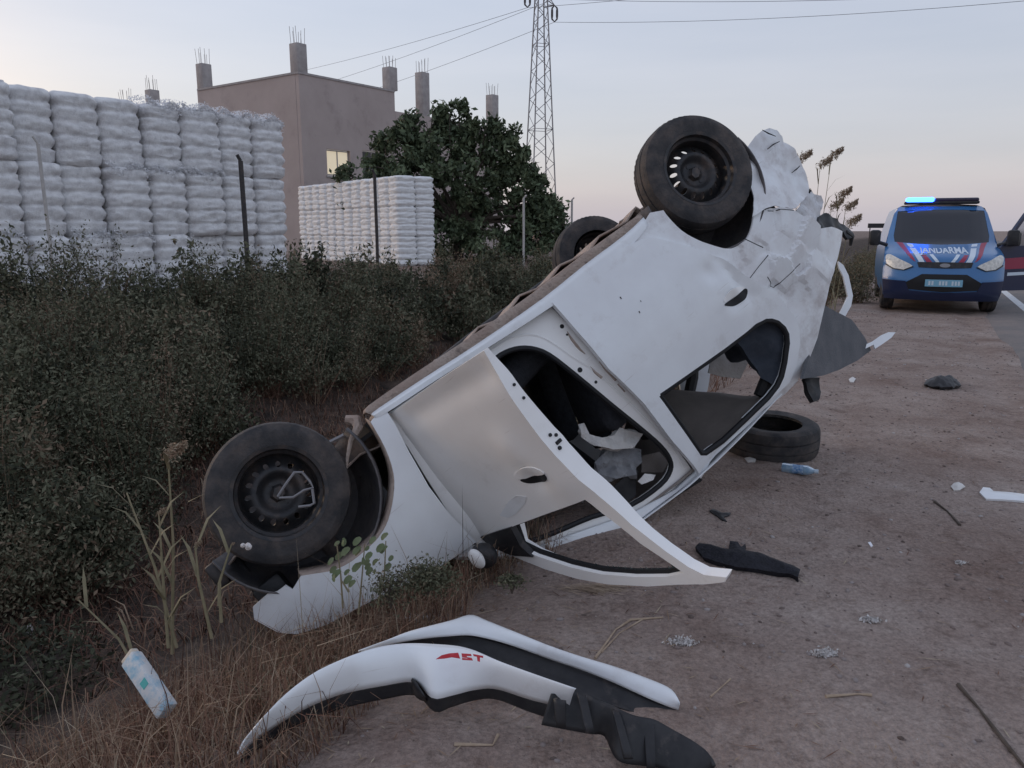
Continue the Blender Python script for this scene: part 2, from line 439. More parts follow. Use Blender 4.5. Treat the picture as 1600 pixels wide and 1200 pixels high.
for m in BM: m.materials.append(BALE)
for m in BM2: m.materials.append(BALE2)
def tuft_mesh(seed, n=1700, w=.9, d=.9):
    """torn loose cotton fraying from the upper edge of a bale"""
    r = np.random.default_rng(seed)
    a = r.uniform(-.5, .5, n); side = r.random(n) < .55
    P = np.stack([a * w, np.where(side, -d / 2 - r.uniform(-.03, .03, n), r.uniform(-.5, .3, n) * d),
                  np.where(side, -np.abs(r.normal(0, .09, n)), r.uniform(-.02, .07, n))], -1)
    P[:, 2] += .03 + .07 * np.sin(a * 9 + seed)
    s = r.uniform(.008, .028, n)[:, None]
    u = r.normal(size=(n, 3)); u /= np.linalg.norm(u, axis=1)[:, None]; v = np.cross(u, r.normal(size=(n, 3))); v /= np.linalg.norm(v, axis=1)[:, None]
    V = np.stack([P - u * s, P + v * s * .6, P + u * s, P - v * s * .6], 1).reshape(-1, 3)
    return V, np.arange(4 * n).reshape(n, 4)
TUFT = [tuft_mesh(s) for s in (11, 12, 13)]
LOOSE = mat("loose_cotton_fibre", (.86, .86, .88), .98, (.7, .7, .72), 6)
TUFT_ME = [npmesh("loose_cotton", *t, LOOSE) for t in TUFT]
TUFT_DATA = [o.data for o in TUFT_ME]
for o in TUFT_ME: bpy.data.objects.remove(o)
def bale(me, x, y, z, yaw, label, group, tuft=None, sx=1.0, sy=1.0):
    o = bpy.data.objects.new("cotton_bale", me); COL.objects.link(o)
    o.location = (x, y, z); o.rotation_euler = (random.uniform(-.025, .025), random.uniform(-.025, .025), yaw + random.uniform(-.03, .03)); o.scale = (sx, sy, 1)
    tag(o, label, "cotton bale", group)
    if tuft is not None:
        t = bpy.data.objects.new("loose_cotton", TUFT_DATA[tuft]); COL.objects.link(t); t.parent = o; t.location = (0, 0, 1.42); t["kind"] = "stuff"
    return o
SA, SB = np.array([-9.65, 14.5]), np.array([-5.8, 20.5])
sdir = (SB - SA) / np.linalg.norm(SB - SA); snrm = np.array([-sdir[1], sdir[0]])
syaw = math.atan2(sdir[1], sdir[0])
pos = -3.0; col_w = [.86, .8, .78, .74, .8, .86, .92, .84, .96, .92, .9]
edges_ = []; p = -2.55
for w_ in (.8, .8, .78, .74, .80, .88, .90, .84, .96, .93, .9):
    edges_.append((p, w_)); p += w_ + .03
for ci, (s0, w_) in enumerate(edges_):
    for layer in range(3):
        jig = random.uniform(-.11, .11) + (.10 if ci == 4 and layer else 0)
        if ci == 5: jig += .06
        c = SA + sdir * (s0 + w_ / 2) + snrm * (.46 + jig)
        torn = (layer == 2 and ci >= 7) or (layer == 1 and ci in (6, 7, 8)) or (layer == 0 and ci in (3, 5, 6, 8))
        place = ("top layer", "middle layer", "bottom layer")[2 - layer]
        lab = ("%s cotton bale in the %s of the large stack" % ("frayed greyish white" if torn else "ridged greyish white", place))
        bale(random.choice(BM), c[0], c[1], gz(*c) * 0 - .02 + layer * 1.40, syaw, lab, "bales of the large stack, %s, %s" % (place, "frayed" if torn else "neat"), random.randrange(3) if torn else None, sx=w_ / .9)
# second, cleaner stack further off
S2 = np.array([-4.75, 33.0]); s2d = np.array([-6.8, 9.0]); s2d /= np.linalg.norm(s2d); s2n = np.array([s2d[1], -s2d[0]])
y2 = math.atan2(s2d[1], s2d[0])
for k in range(12):
    for layer in range(3):
        for row in range(2):
            if row == 1 and k > 1: continue
            c = S2 + s2d * (.45 + k * .91) + s2n * (.45 + row * .9)
            bale(random.choice(BM2), c[0], c[1], -.02 + layer * 1.25, y2, "clean bright white cotton bale in the smaller stack before the tree", "bales of the smaller stack", sx=1.0).scale.z = .89

# ------------------------------------------------------------------ fence posts in front of the bales
POST = mat("fence_post_steel", (.045, .045, .05), .7, (.09, .075, .07), 20, metal=.3)
PALEP = mat("pale_post", (.42, .40, .39), .8, (.5, .47, .45), 15)
for (px, d, h, m, lab, r_) in ((75, 13.9, 3.0, PALEP, "thin pale metal fence post in front of the ridged bales", .03),
                           (383, 17.2, 3.0, POST, "dark metal fence post in front of the large bale stack", .055),
                           (588, 21.2, 3.0, POST, "dark metal fence post in front of the small bale stack", .045),
                           (818, 31.0, 2.75, PALEP, "pale fence post standing right of the tree", .045),
                           (893, 44.0, 3.2, PALEP, "slim utility post on the far field", .06)):
    P = at_depth(px, 360, d); z0 = gz(P[0], P[1]) - .15
    e = empty("fence_post", (P[0], P[1], z0), label=lab, cat="post")
    q = MB(); q.tube([(0, 0, 0), (.01, 0, h * .5), (0, 0, h - z0)], r_, 8); q.build("pole", m, e)
    q = MB(); q.tube([(0, 0, h - z0), (-.05 if px < 800 else .12, -.05, h - z0 + .12)], r_ * .7, 6); q.build("post_tip", m, e)

# ------------------------------------------------------------------ unfinished building
PLAST = mat("pink_grey_render", (.40, .335, .315), .95, (.46, .39, .37), .35, 8, bump=.25, bscale=8, stain=((.20, .165, .16), .8, .55, .8, .5))
CONC = mat("raw_concrete", (.33, .30, .295), .95, (.42, .39, .38), 3, bump=.4, bscale=15)
REBAR = mat("rebar", (.2, .17, .16), .8)
SKYPANE = mat("sky_glow_pane", (.7, .62, .45), .4, emit=(1, .84, .60), estr=.30)  # no lamp: added glow stands for pale sky seen through the building
DARKW = mat("dark_window", (.05, .05, .055), .2)
NC = np.array([-13.2, 48.0]); LC = NC + np.array([-.82, .573]) * 10.1; RC = NC + np.array([.6, .8]) * 7.86; RR = NC + np.array([.6, .8]) * 19.5
RH = 10.55
bld = empty("unfinished_building", (NC[0], NC[1], 0), label="pink grey unfinished concrete building with column stubs on its flat roof", cat="building")
def loc(p, z=0): return np.array([p[0] - NC[0], p[1] - NC[1], z])
def wall(p0, p1, holes, name="wall", h=RH, thick=.3):
    d = p1 - p0; ln = np.linalg.norm(d); d = d / ln
    n = np.array([d[1], -d[0]])
    if n @ (-p0) < 0: n = -n
    return panel(name, [(0, -.4), (ln, -.4), (ln, h), (0, h)], holes, lambda s, z: loc(p0 + d * s, z), PLAST, bld, thick, step=2.5, toward=(n[0], n[1], 0), smooth=False), d, n
win = [[(1.85, 4.85), (3.75, 4.85), (3.75, 6.45), (1.85, 6.45)], [(4.8, 4.7), (6.6, 4.7), (6.6, 6.6), (4.8, 6.6)], [(10.4, 4.7), (12.4, 4.7), (12.4, 6.6), (10.4, 6.6)]]
_, dR, nR = wall(NC, RC, win[:2])
wall(RC + (RC - NC) / 7.86 * .02, RR, [[(x - 7.88, z) for x, z in win[2]]], "wing_wall", RH - 1.2)
_, dL, nL = wall(NC + np.array([-.82, .573]) * .31, LC, [])
wall(LC + np.array([-.82, .573]) * .02 + np.array([.6, .8]) * .5, LC + np.array([-.82, .573]) * 13 + np.array([.6, .8]) * .5, [], "wing_wall", RH - 1.6)
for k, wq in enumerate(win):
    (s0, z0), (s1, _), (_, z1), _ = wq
    w_ = panel("window", [(s0 + .03, z0 + .03), (s1 - .03, z0 + .03), (s1 - .03, z1 - .03), (s0 + .03, z1 - .03)], [[(s0 + .1, z0 + .1), ((s0 + s1) / 2 - .04, z0 + .1), ((s0 + s1) / 2 - .04, z1 - .1), (s0 + .1, z1 - .1)],
               [((s0 + s1) / 2 + .04, z0 + .1), (s1 - .1, z0 + .1), (s1 - .1, z1 - .1), ((s0 + s1) / 2 + .04, z1 - .1)]],
               lambda s, z: loc(NC + dR * s - nR * .14, z), CONC, bld, .06, step=2, toward=(nR[0], nR[1], 0), smooth=False)
    panel("pane", [(s0 + .05, z0 + .05), (s1 - .05, z0 + .05), (s1 - .05, z1 - .05), (s0 + .05, z1 - .05)], [], lambda s, z: loc(NC + dR * s - nR * .17, z), SKYPANE if k == 0 else DARKW, w_, .02, step=3, toward=(nR[0], nR[1], 0), smooth=False)
    panel("sill", [(s0 - .1, z0 - .12), (s1 + .1, z0 - .12), (s1 + .1, z0), (s0 - .1, z0)], [], lambda s, z: loc(NC + dR * s + nR * .07, z), CONC, bld, .1, step=3, toward=(nR[0], nR[1], 0), smooth=False)
back = NC + np.array([-.82, .573]) * 10.1
q = MB(); V = [loc(p, RH - .35) for p in (NC, RC, RC + (back - NC), back)]
V = [v + np.array([0, .3, 0]) for v in V]
q.add(V, [(0, 1, 2, 3)]); q.build("roof_slab", CONC, bld, False)
q = MB()
for p0, d, ln in ((NC, dR, 7.86), (NC, dL, 10.05)):
    n = nR if p0 is NC and d is dR else nL
    V = []
    for s in (-.03, ln):
        for o in (.05, -.32):
            for z in (RH - .0, RH + .12): V.append(loc(p0 + d * s + n * o, z))
    q.add(V, [(0, 1, 3, 2), (4, 6, 7, 5), (0, 4, 5, 1), (2, 3, 7, 6), (1, 5, 7, 3), (0, 2, 6, 4)])
q.build("parapet_cap", CONC, bld, False)
def stub(P, h, s=.72, base=RH + .125):
    yaw = math.atan2(dR[1], dR[0])
    q = MB(); rot = Matrix.Rotation(yaw, 3, 'Z')
    q.box((P[0] - NC[0], P[1] - NC[1], (base + RH + h) / 2), (s, s, RH + h - base), rot, bevel=.03)
    c = q.build("column_stub", CONC, bld)
    q = MB()
    for i in (-1, 0, 1):
        for j in (-1, 0, 1):
            if i == 0 and j == 0: continue
            v = rot @ Vector((i * s * .38, j * s * .38, 0))
            q.tube([(P[0] - NC[0] + v.x, P[1] - NC[1] + v.y, RH + h - .1), (P[0] - NC[0] + v.x * 1.1 + random.uniform(-.05, .05), P[1] - NC[1] + v.y * 1.1, RH + h + random.uniform(.6, 1.0))], .013, 5)
    q.build("rebar", REBAR, c)
for p, h, *bs in ((NC + dR * .38 + dL * .38, 1.75), (LC - dL * .3 + dR * .4, 1.7), (RC + dL * .38, 1.6), (NC + dR * 11.0 + dL * .38, 1.75, RH - 1.3), (NC + dR * 18.9 + dL * .38, 1.3, RH - 1.3), (LC + dL * 6.9 + dR * .95, .85, RH - 1.6), (LC + dL * 10.5 + dR * .95, .45, RH - 1.6)):
    stub(p, h, base=bs[0] if bs else RH + .125)

bld.location.x += .62

# ------------------------------------------------------------------ leaves, blades
def leaf_quads(P, size, r, aspect=.5, droop=.3):
    n = len(P)
    u = r.normal(size=(n, 3)); u[:, 2] -= droop; u /= np.linalg.norm(u, axis=1)[:, None]
    v = np.cross(u, r.normal(size=(n, 3))); v /= np.linalg.norm(v, axis=1)[:, None] + 1e-9
    s = np.asarray(size).reshape(-1, 1)
    w = np.cross(u, v)
    V = np.stack([P - u * s, P + v * s * aspect + w * s * .12, P + u * s, P - v * s * aspect + w * s * .12], 1).reshape(-1, 3)
    return V, np.arange(4 * n).reshape(n, 4)
def blades(P, h, lean, width, r, curl=.35):
    """grass blades: 3 rings of width, tapering, bent outwards"""
    n = len(P); az = r.uniform(0, 2 * np.pi, n); d = np.stack([np.cos(az), np.sin(az), np.zeros(n)], -1)
    s = np.stack([-np.sin(az), np.cos(az), np.zeros(n)], -1)
    tw = r.uniform(-1, 1, n)[:, None]; s = s * (1 - abs(tw) * .5) + d * tw * .5
    h = h[:, None]; lean = lean[:, None]; w = width[:, None] if hasattr(width, '__len__') else width
    up = np.array([0, 0, 1.0])
    p0 = P; p1 = P + d * h * lean * .35 + up * h * .5 * np.sqrt(np.maximum(.05, 1 - lean ** 2 * .3)); p2 = P + d * h * lean * (1 + curl) + up * h * np.maximum(.08, 1 - lean * .75)
    V = np.stack([p0 - s * w, p0 + s * w, p1 - s * w * .8, p1 + s * w * .8, p2], 1).reshape(-1, 3)
    b = np.arange(n)[:, None] * 5
    F = np.concatenate([b + np.array([[0, 1, 3]]), b + np.array([[0, 3, 2]]), b + np.array([[2, 3, 4]])], 0)
    return V, F

# ------------------------------------------------------------------ tree before the building
LEAF = mat("tree_leaf", (.04, .06, .03), .7, spec=.25, attr_cols=((.044, .058, .036), (.10, .13, .074), (.175, .205, .12)))
BARK = mat("bark", (.07, .055, .045), .95, (.12, .095, .08), 12, bump=.6, bscale=30)
def tree(px, d, crown_pts, base_z, label, n_leaf, seed, leaf=.185):
    r = np.random.default_rng(seed)
    crown_pts = [((c[0] * (.93 if c[0] > 0 else 1), c[1], c[2] * .89), rad) for c, rad in crown_pts]
    B = at_depth(px, 360, d); B[2] = 0
    t = empty("broadleaf_tree", tuple(B), label=label, cat="tree")
    q = MB(); q.tube([(0, 0, -.2), (.1, 0, .8), (-.05, .1, 1.8), (.1, 0, 2.8)], [.30, .24, .21, .15], 10)
    tips = []
    for c, rad in crown_pts:
        c = np.array(c)
        mid = c * .45 + np.array([0, 0, 1.2]) + r.normal(0, .15, 3)
        q.tube([(0, 0, 1.6 + r.uniform(0, .8)), tuple(mid), tuple(c)], [.12, .075, .03], 6)
        for _ in range(4):
            e = c + r.normal(0, rad * .55, 3); q.tube([tuple(c * .9 + mid * .1), tuple((c + e) / 2 + r.normal(0, .1, 3)), tuple(e)], [.03, .02, .008], 4)
    q.build("trunk", BARK, t)
    Ps = []; T = []
    per = n_leaf // len(crown_pts)
    for c, rad in crown_pts:
        k = int(per * rad ** 1.6)
        cl = r.normal(size=(max(8, k // 60), 3)); cl /= np.linalg.norm(cl, axis=1)[:, None]
        cl = np.array(c) + cl * rad * (r.random((len(cl), 1)) ** .4) * np.array([1, 1, .85])
        pick = r.integers(0, len(cl), k)
        P = cl[pick] + r.normal(0, .17, (k, 3)) * np.array([1, 1, .9])
        Ps.append(P); T.append(np.clip(r.normal(.45, .2, k) + (r.random(len(cl))[pick] - .5) * .5, 0, 1))
    P = np.concatenate(Ps); T = np.concatenate(T)
    V, F = leaf_quads(P, r.uniform(.5, 1.0, len(P)) * leaf, r, .5, .5)
    npmesh("crown", V, F, LEAF, np.repeat(T, 4), t)
    return t
cp = [((-4.3, 0, 4.0), 1.0), ((-3.3, -.4, 5.0), 1.25), ((-2.5, .2, 6.3), 1.2), ((-1.2, 0, 6.9), 1.1), ((.1, 0, 6.9), 1.0), ((1.4, .2, 6.0), 1.2), ((-1.8, -.8, 4.6), 1.5), ((-.2, -.8, 5.0), 1.5), ((1.2, -.6, 4.0), 1.5),
      ((2.6, 0, 5.4), 1.0), ((3.0, .2, 4.2), 1.1), ((3.8, .3, 3.0), 1.0), ((4.4, 0, 2.0), .9), ((-3.4, .5, 3.0), 1.2), ((-1.6, .4, 2.8), 1.4), ((.2, .4, 2.4), 1.5), ((2.2, .5, 2.2), 1.4), ((3.6, .2, 1.0), 1.1), ((-2.2, 0, 7.3), .5), ((-.6, 0, 7.7), .5), ((.9, 0, 7.0), .5), ((2.4, 0, 6.3), .45), ((-5.2, 0, 4.6), .45), ((-5.0, 0, 3.2), .5), ((4.9, 0, 2.6), .5), ((3.9, 0, 4.6), .45), ((4.6, 0, 3.4), .4), ((3.3, .2, 4.8), 1.1), ((4.1, .2, 3.4), 1.0), ((2.1, 0, 6.6), .9), ((4.9, 0, 2.4), .8), ((-2.4, -.3, 1.4), 1.2), ((-.6, -.6, 1.1), 1.3), ((1.2, -.5, .9), 1.3), ((2.8, -.3, .7), 1.1), ((4.8, 0, .9), .8), ((5.6, 0, 1.9), .35), ((.2, 0, 8.0), .35), ((-3.4, 0, 6.3), .4)]
tree(714, 37.0, cp, 0, "dense dark green broadleaf tree between the small bale stack and the pylon", 30000, 5)

# ------------------------------------------------------------------ lattice pylon and lines
GALV = mat("galvanised_steel", (.30, .295, .305), .6, (.26, .25, .26), 4, metal=.5)
INS = mat("insulator", (.09, .08, .085), .35)
PYD = 86.0
pb = at_depth(843, 360, PYD); 
py = empty("lattice_pylon", (pb[0], pb[1], 0), label="tall narrow steel lattice pylon rising behind the tree", cat="pylon")
HT = 29.0
def hw(z): return np.interp(z, [0, 25, HT], [1.55, .52, .42])
yawp = R(20)
def pc(sx, sy, z):
    w = hw(z); x, y = sx * w, sy * w
    return (x * math.cos(yawp) - y * math.sin(yawp), x * math.sin(yawp) + y * math.cos(yawp), z)
corn = [(-1, -1), (1, -1), (1, 1), (-1, 1)]
for c in corn:
    q = MB(); q.tube([pc(*c, 0), pc(*c, 25), pc(*c, HT)], .075, 5); q.build("leg", GALV, py)
zs = [0]
while zs[-1] < HT - .9: zs.append(zs[-1] + 1.35 * hw(zs[-1]) + .25)
for f in range(4):
    q = MB()
    c0, c1 = corn[f], corn[(f + 1) % 4]
    for i in range(len(zs) - 1):
        a, b = (c0, c1) if i % 2 else (c1, c0)
        q.tube([pc(*a, zs[i]), pc(*b, zs[i + 1])], .035, 4, False)
        if i % 6 == 0: q.tube([pc(*c0, zs[i]), pc(*c1, zs[i])], .03, 4, False)
    q.build("lattice_face", GALV, py)
arms = []
for (sx, z) in ((-1, 26.2), (1, 24.9), (1, 27.2)):
    q = MB(); tip = (sx * 1.45, sx * .25, z)
    for c in corn:
        if (c[0] > 0) == (sx > 0): q.tube([pc(*c, z - .1), tip], .05, 4); q.tube([pc(*c, z + .9), tip], .05, 4)
    q.build("cross_arm", GALV, py)
    q = MB(); 
    for dx in (-.22, .22):
        pts = [(tip[0] + dx * (0 if k in (0, 6) else 1) * 1.2, tip[1], tip[2] - k * .27) for k in range(7)]
        q.tube(pts, [.05, .10, .14, .14, .14, .10, .05], 6)
    q.build("insulator", INS, py)
    arms.append(np.array([pb[0] + tip[0], pb[1] + tip[1], tip[2] - 1.65]))
WIRE = mat("wire", (.10, .10, .11), .5)
def wire(P0, P1, sag, label, r_=.022):
    pts = []
    for k in range(25):
        t = k / 24; p = np.array(P0) * (1 - t) + np.array(P1) * t; p = p + np.array([0, 0, -sag * 4 * t * (1 - t)]); pts.append(tuple(p))
    q = MB(); q.tube(pts, r_, 5); o = q.build("power_line", WIRE); tag(o, label, "power line", "power lines strung from the pylon")
for k, (px, py_) in enumerate(((1680, -6, ), (1780, -22), (1840, -120))):
    far = at_depth(px, py_, 60 - 6 * k)
    if k == 0: wire(arms[1], far, .6, "wire running from the pylon towards the road side", .02)
    elif k == 1: wire(arms[2], far, .6, "wire running from the pylon towards the road side", .02)
    else: wire(arms[0], far, .6, "wire running from the pylon towards the road side", .02)
for k, (px, py_) in enumerate(((340, 135), (380, 165), (420, 185))):
    wire(arms[(0, 2, 1)[k]], at_depth(px, py_, 150), .9, "faint wire running from the pylon to behind the building", .022)

# ------------------------------------------------------------------ far things by the horizon
FARB = mat("far_roof", (.22, .21, .22), .8); FARG = mat("far_field", (.20, .15, .12), .97, (.26, .2, .16), .2)
q = MB(); P = at_depth(878, 360, 70)
fb = empty("farm_shed", (P[0], P[1], 0), label="low grey roofed shed on the far field beyond the tree", cat="shed")
q.box((0, 0, .6), (5.2, 4, 1.5)); q.build("shed_wall", FARG, fb, False)
q = MB(); q.add([(-2.8, -2.2, 1.3), (2.8, -2.2, 1.3), (2.8, 0, 2.0), (-2.8, 0, 2.0), (-2.8, 2.2, 1.3), (2.8, 2.2, 1.3)], [(0, 1, 2, 3), (3, 2, 5, 4)]); q.build("roof", FARB, fb, False)
q = MB(); P = at_depth(1372, 357, 60)
sb = empty("roadside_board", (P[0], P[1], 0), label="small dark board on two posts beside the road behind the van", cat="sign")
q.box((0, 0, 1.85), (1.6, .1, .35)); q.build("board", BLACKP, sb, False)
for s in (-.6, .6):
    q = MB(); q.tube([(s, .07, -.1), (s, .07, 1.9)], .04, 6); q.build("post", POST, sb)

# ------------------------------------------------------------------ overturned car
# car frame: u front->rear from the front wheel centre, v towards the car's own floor, w from its right flank inwards
FW = CAM + d2w((433 - 800) / FOC * 3.3, (600 - 770) / FOC * 3.3, 3.3)
RW = CAM + d2w((1097 - 800) / FOC * 4.05, (600 - 262) / FOC * 4.05, 4.05)
LA = RW - FW; WB = np.linalg.norm(LA); LA = LA / WB
WA = d2w(-.245, -.145, .957); WA = WA - LA * (WA @ LA); WA /= np.linalg.norm(WA)
VA = np.cross(LA, WA)
HWID = .865
_vk = np.array([-1.36, -1.27, -1.2, -.9, -.74, -.62, -.5, -.35, -.15, 0, .06, .2]); _wk = np.array([.40, .30, .26, .145, .085, .045, .018, 0, .0, .012, .035, .1])
_vd = np.linspace(-1.36, .2, 400); _wd = np.interp(_vd, _vk, _wk)
_wd = np.convolve(np.pad(_wd, 12, 'edge'), np.ones(25) / 25, 'valid')
def wprof(u, v):
    w = float(np.interp(v, _vd, _wd))
    if u < -.05: w += .75 * (u + .05) ** 2
    if u > 2.9: w += .55 * (u - 2.9) ** 2
    return w
class Frame:
    def __init__(s, O, A, B, N, prof): s.O, s.A, s.B, s.N, s.prof = O, A, B, N, prof
    def uv(s, px, py, off=0.0):
        r = ray(px, py); w = 0
        for _ in range(14):
            t = (w + s.N @ (s.O - CAM)) / (s.N @ r); P = CAM + r * t - s.O
            u, v = P @ s.A, P @ s.B; w = .5 * w + .5 * (s.prof(u, v) + off)
        return (u, v)
BODY = Frame(FW, LA, VA, WA, wprof)
def B2(pts, off=0.0): return [BODY.uv(x, y, off) for x, y in pts]
car = empty("overturned_car", label="wrecked white car lying upside down with its nose in the ditch", cat="car")
CM = Matrix(((LA[0], WA[0], VA[0], FW[0]), (LA[1], WA[1], VA[1], FW[1]), (LA[2], WA[2], VA[2], FW[2]), (0, 0, 0, 1)))
car.matrix_world = CM
OUT = (0, -1, 0)
def bmap(off=0.0, disp=None):
    if disp is None: return lambda u, v: (u, wprof(u, v) + off, v)
    return lambda u, v: (u, wprof(u, v) + off + disp(u, v), v)
def mirror_pts(o, name, m, parent):
    """the same part on the car's other flank"""
    me = o.data; V = [(v.co.x, 2 * HWID - v.co.y, v.co.z) for v in me.vertices]; F = [tuple(p.vertices)[::-1] for p in me.polygons]
    return mobj(name, V, F, m, parent, True, 35)

# --- front fender
arch_f = [(470, 900), (515, 893), (525, 890), (550, 877), (580, 852), (595, 835), (607, 812), (615, 775), (615, 740), (602, 700), (579, 659)]
fend_rear = [(604, 642), (617, 662), (640, 707), (670, 760), (700, 800), (730, 832), (744, 847)]
fend_low = [(700, 878), (650, 905), (600, 930), (567, 946), (511, 976), (464, 991), (436, 989), (397, 968), (395, 949), (417, 929), (432, 925), (446, 915), (457, 921)]
fender_px = fend_rear + fend_low + [tuple(p) for p in crom(arch_f, 3)] + [(588, 648)]
def fend_disp(u, v): return .012 * float(fbm(np.array(u * 6.0), np.array(v * 6.0), 3)) + (.02 * float(fbm(np.array(u * 14.), np.array(v * 14.), 2)) if u < -.2 else 0)
fender = panel("front_fender", B2(fender_px), [], bmap(0, fend_disp), PAINT, car, .012, .03, OUT)
mirror_pts(fender, "front_fender", PAINT, car)
# arch lip seen edge on, dusty inner return of the arch
lip = B2([tuple(p) for p in crom(arch_f, 3)])
lip_rows = [[(u, wprof(u, v) + o, v + dv) for u, v in lip] for o, dv in ((.004, 0), (.03, .012), (.075, .03))]
solid_strip("arch_lip", lip_rows, DUST, car, .005)

# --- rocker sill
def bl(px, py): return BODY.uv(px, py)
sill_t = [bl(*p) for p in ((586, 652), (604, 644), (680, 594), (757, 546), (862, 478), (925, 430), (985, 384), (1012, 352))]
sill_b = [bl(*p) for p in ((580, 648), (592, 638), (664, 590), (742, 540), (846, 468), (911, 416), (975, 368), (1005, 340))]
sill_d = [bl(*p) for p in ((572, 645), (580, 632), (652, 582), (728, 532), (834, 458), (898, 409), (962, 362), (1000, 335))]
def rk(P, o): return [(u, wprof(u, v) + o, v) for u, v in [tuple(q) for q in crom(P, 3)]]
solid_strip("rocker_panel", [rk(sill_t, .012), rk(sill_t, -.002), rk([((a[0] + b[0]) / 2, (a[1] + b[1]) / 2) for a, b in zip(sill_t, sill_b)], -.008), rk(sill_b, 0)], PAINT, car, .006)
lowest = [(u, wprof(u, v) + .10, v + .005) for u, v in [tuple(q) for q in crom(sill_d, 3)]]
fl = solid_strip("rocker_flange", [rk(sill_b, .001), rk(sill_d, .0), lowest, [(u, w + .1, v - .01) for u, w, v in lowest]], DUST, car, .008)
# --- floor pan with tunnel, dusty
rows = []
for u in np.linspace(-.35, 3.25, 40):
    base = .035 if .5 < u < 2.35 else (-.10 if u < .5 else -.16)
    row = []
    for w in np.linspace(.17, 2 * HWID - .17, 26):
        t = -.09 * math.exp(-((w - HWID) / .11) ** 2) + .018 * math.sin(u * 22) * (abs(w - HWID) > .2)
        row.append((u, w, base + t + .02 * float(fbm(np.array(u * 4), np.array(w * 4), 3))))
    rows.append(row)
solid_strip("floor_pan", rows, DUST, car, .01)
q = MB(); q.tube([(.7, HWID + .1, .06), (1.4, HWID + .12, .07), (2.2, HWID + .1, .05), (2.9, HWID + .45, -.02), (3.2, HWID + .5, -.05)], .028, 10); q.build("exhaust_pipe", STEEL, car)
q = MB(); q.tube([(2.95, HWID + .25, -.05), (3.0, HWID + .6, -.05)], .09, 14); q.build("muffler", STEEL, car)

# --- door aperture frame (body side under the open front door)
ap_out = [(600, 655), (606, 646), (680, 596), (757, 548), (862, 480), (905, 526), (952, 578), (1006, 634), (1050, 692), (1080, 733), (1092, 744), (1050, 770), (990, 803), (925, 824), (868, 844), (822, 858), (790, 868), (745, 850), (700, 800), (665, 745), (635, 695)]
ap_hole = [tuple(p) for p in crom([(768, 567), (783, 554), (805, 545), (830, 544), (858, 554), (900, 586), (958, 634), (1000, 668), (1032, 696), (1047, 717), (1048, 735), (1032, 758), (985, 790), (925, 808), (868, 832), (826, 846), (796, 838), (760, 806), (716, 752), (690, 700), (700, 640), (735, 596)], 3, True)]
def ap_disp(u, v):
    return 0.0
APO = .055
frame = panel("door_aperture_frame", B2(ap_out, APO), [B2(ap_hole, APO)], bmap(APO), PAINT_CLEAN, car, .03, .03, OUT)
# raised swage round the aperture and rubber seal on its edge
sw = B2([tuple(p) for p in crom([(756, 556), (790, 533), (815, 524), (838, 524), (862, 535), (895, 558), (930, 580), (965, 612), (1010, 656), (1050, 700), (1070, 735)], 4)], APO)
q = MB(); q.tube([(u, wprof(u, v) + APO + .004, v) for u, v in sw], .009, 6); q.build("pressed_swage", PAINT_CLEAN, frame)
seal = B2(ap_hole, APO); seal = [(u, wprof(u, v) + APO + .006, v) for u, v in seal]; seal.append(seal[0])
q = MB(); q.tube(seal, .014, 7); q.build("door_seal", BLACKM, frame)
for (x, y, r_) in ((878, 510, .011), (906, 578, .013), (931, 597, .008), (886, 523, .006)):
    u, v = BODY.uv(x, y, APO); q = MB(); q.lathe([(0, -.002), (r_, -.002), (r_, .01)], 14); o = q.build("bolt_hole", BLACKM, frame); o.location = (u, wprof(u, v) + APO, v)
for pts in (((886, 518), (893, 530), (901, 540), (906, 546), (914, 553)), ((922, 573), (930, 582), (940, 590)), ((936, 565), (946, 577), (962, 594)), ((965, 600), (976, 612))):
    P = B2(pts, APO); q = MB(); q.tube([(u, wprof(u, v) + APO - .002, v) for u, v in P], [.002, .007, .008, .006, .002][:len(P)] if len(P) > 2 else .004, 5); q.build("grease_smear", DUST, frame)
roof_rail = B2([(1094, 748), (1050, 775), (990, 808), (925, 830), (868, 850), (822, 864)], .05)
q = MB(); q.tube([(u, wprof(u, v) + .05, v) for u, v in crom(roof_rail, 3)], .016, 8); q.build("roof_gutter_seal", BLACKM, car)

# --- rear door, with its window opening
rd_out = [(862, 474), (893, 449), (925, 425), (965, 393), (1000, 375), (1020, 372), (1060, 382), (1100, 395), (1125, 403), (1150, 420), (1185, 446), (1213, 461), (1230, 484), (1242, 498), (1247, 516), (1248, 536), (1243, 570), (1232, 598), (1212, 617), (1186, 637), (1150, 668), (1112, 702), (1091, 741), (1048, 688), (1005, 631), (950, 577), (905, 523)]
rd_win = [tuple(p) for p in ((1030, 617), (1080, 582), (1130, 547), (1180, 508), (1195, 500), (1204, 500), (1214, 503), (1224, 512), (1229, 522), (1230, 536), (1226, 566), (1221, 588), (1214, 603), (1200, 621), (1165, 655), (1130, 688), (1102, 708), (1094, 708), (1065, 666))]
hc = BODY.uv(1146, 470)
dents = [(BODY.uv(1110, 425), .05, .022), (BODY.uv(1160, 437), .06, .02), (BODY.uv(990, 470), .16, -.006), (hc, .042, .02)]
creases_rd = [(BODY.uv(1118, 405), BODY.uv(1172, 462), .018)]
def seg_d(u, v, a, b):
    a = np.array(a); b = np.array(b); p = np.array((u, v)); t = np.clip(((p - a) @ (b - a)) / ((b - a) @ (b - a)), 0, 1)
    return np.linalg.norm(p - a - (b - a) * t)
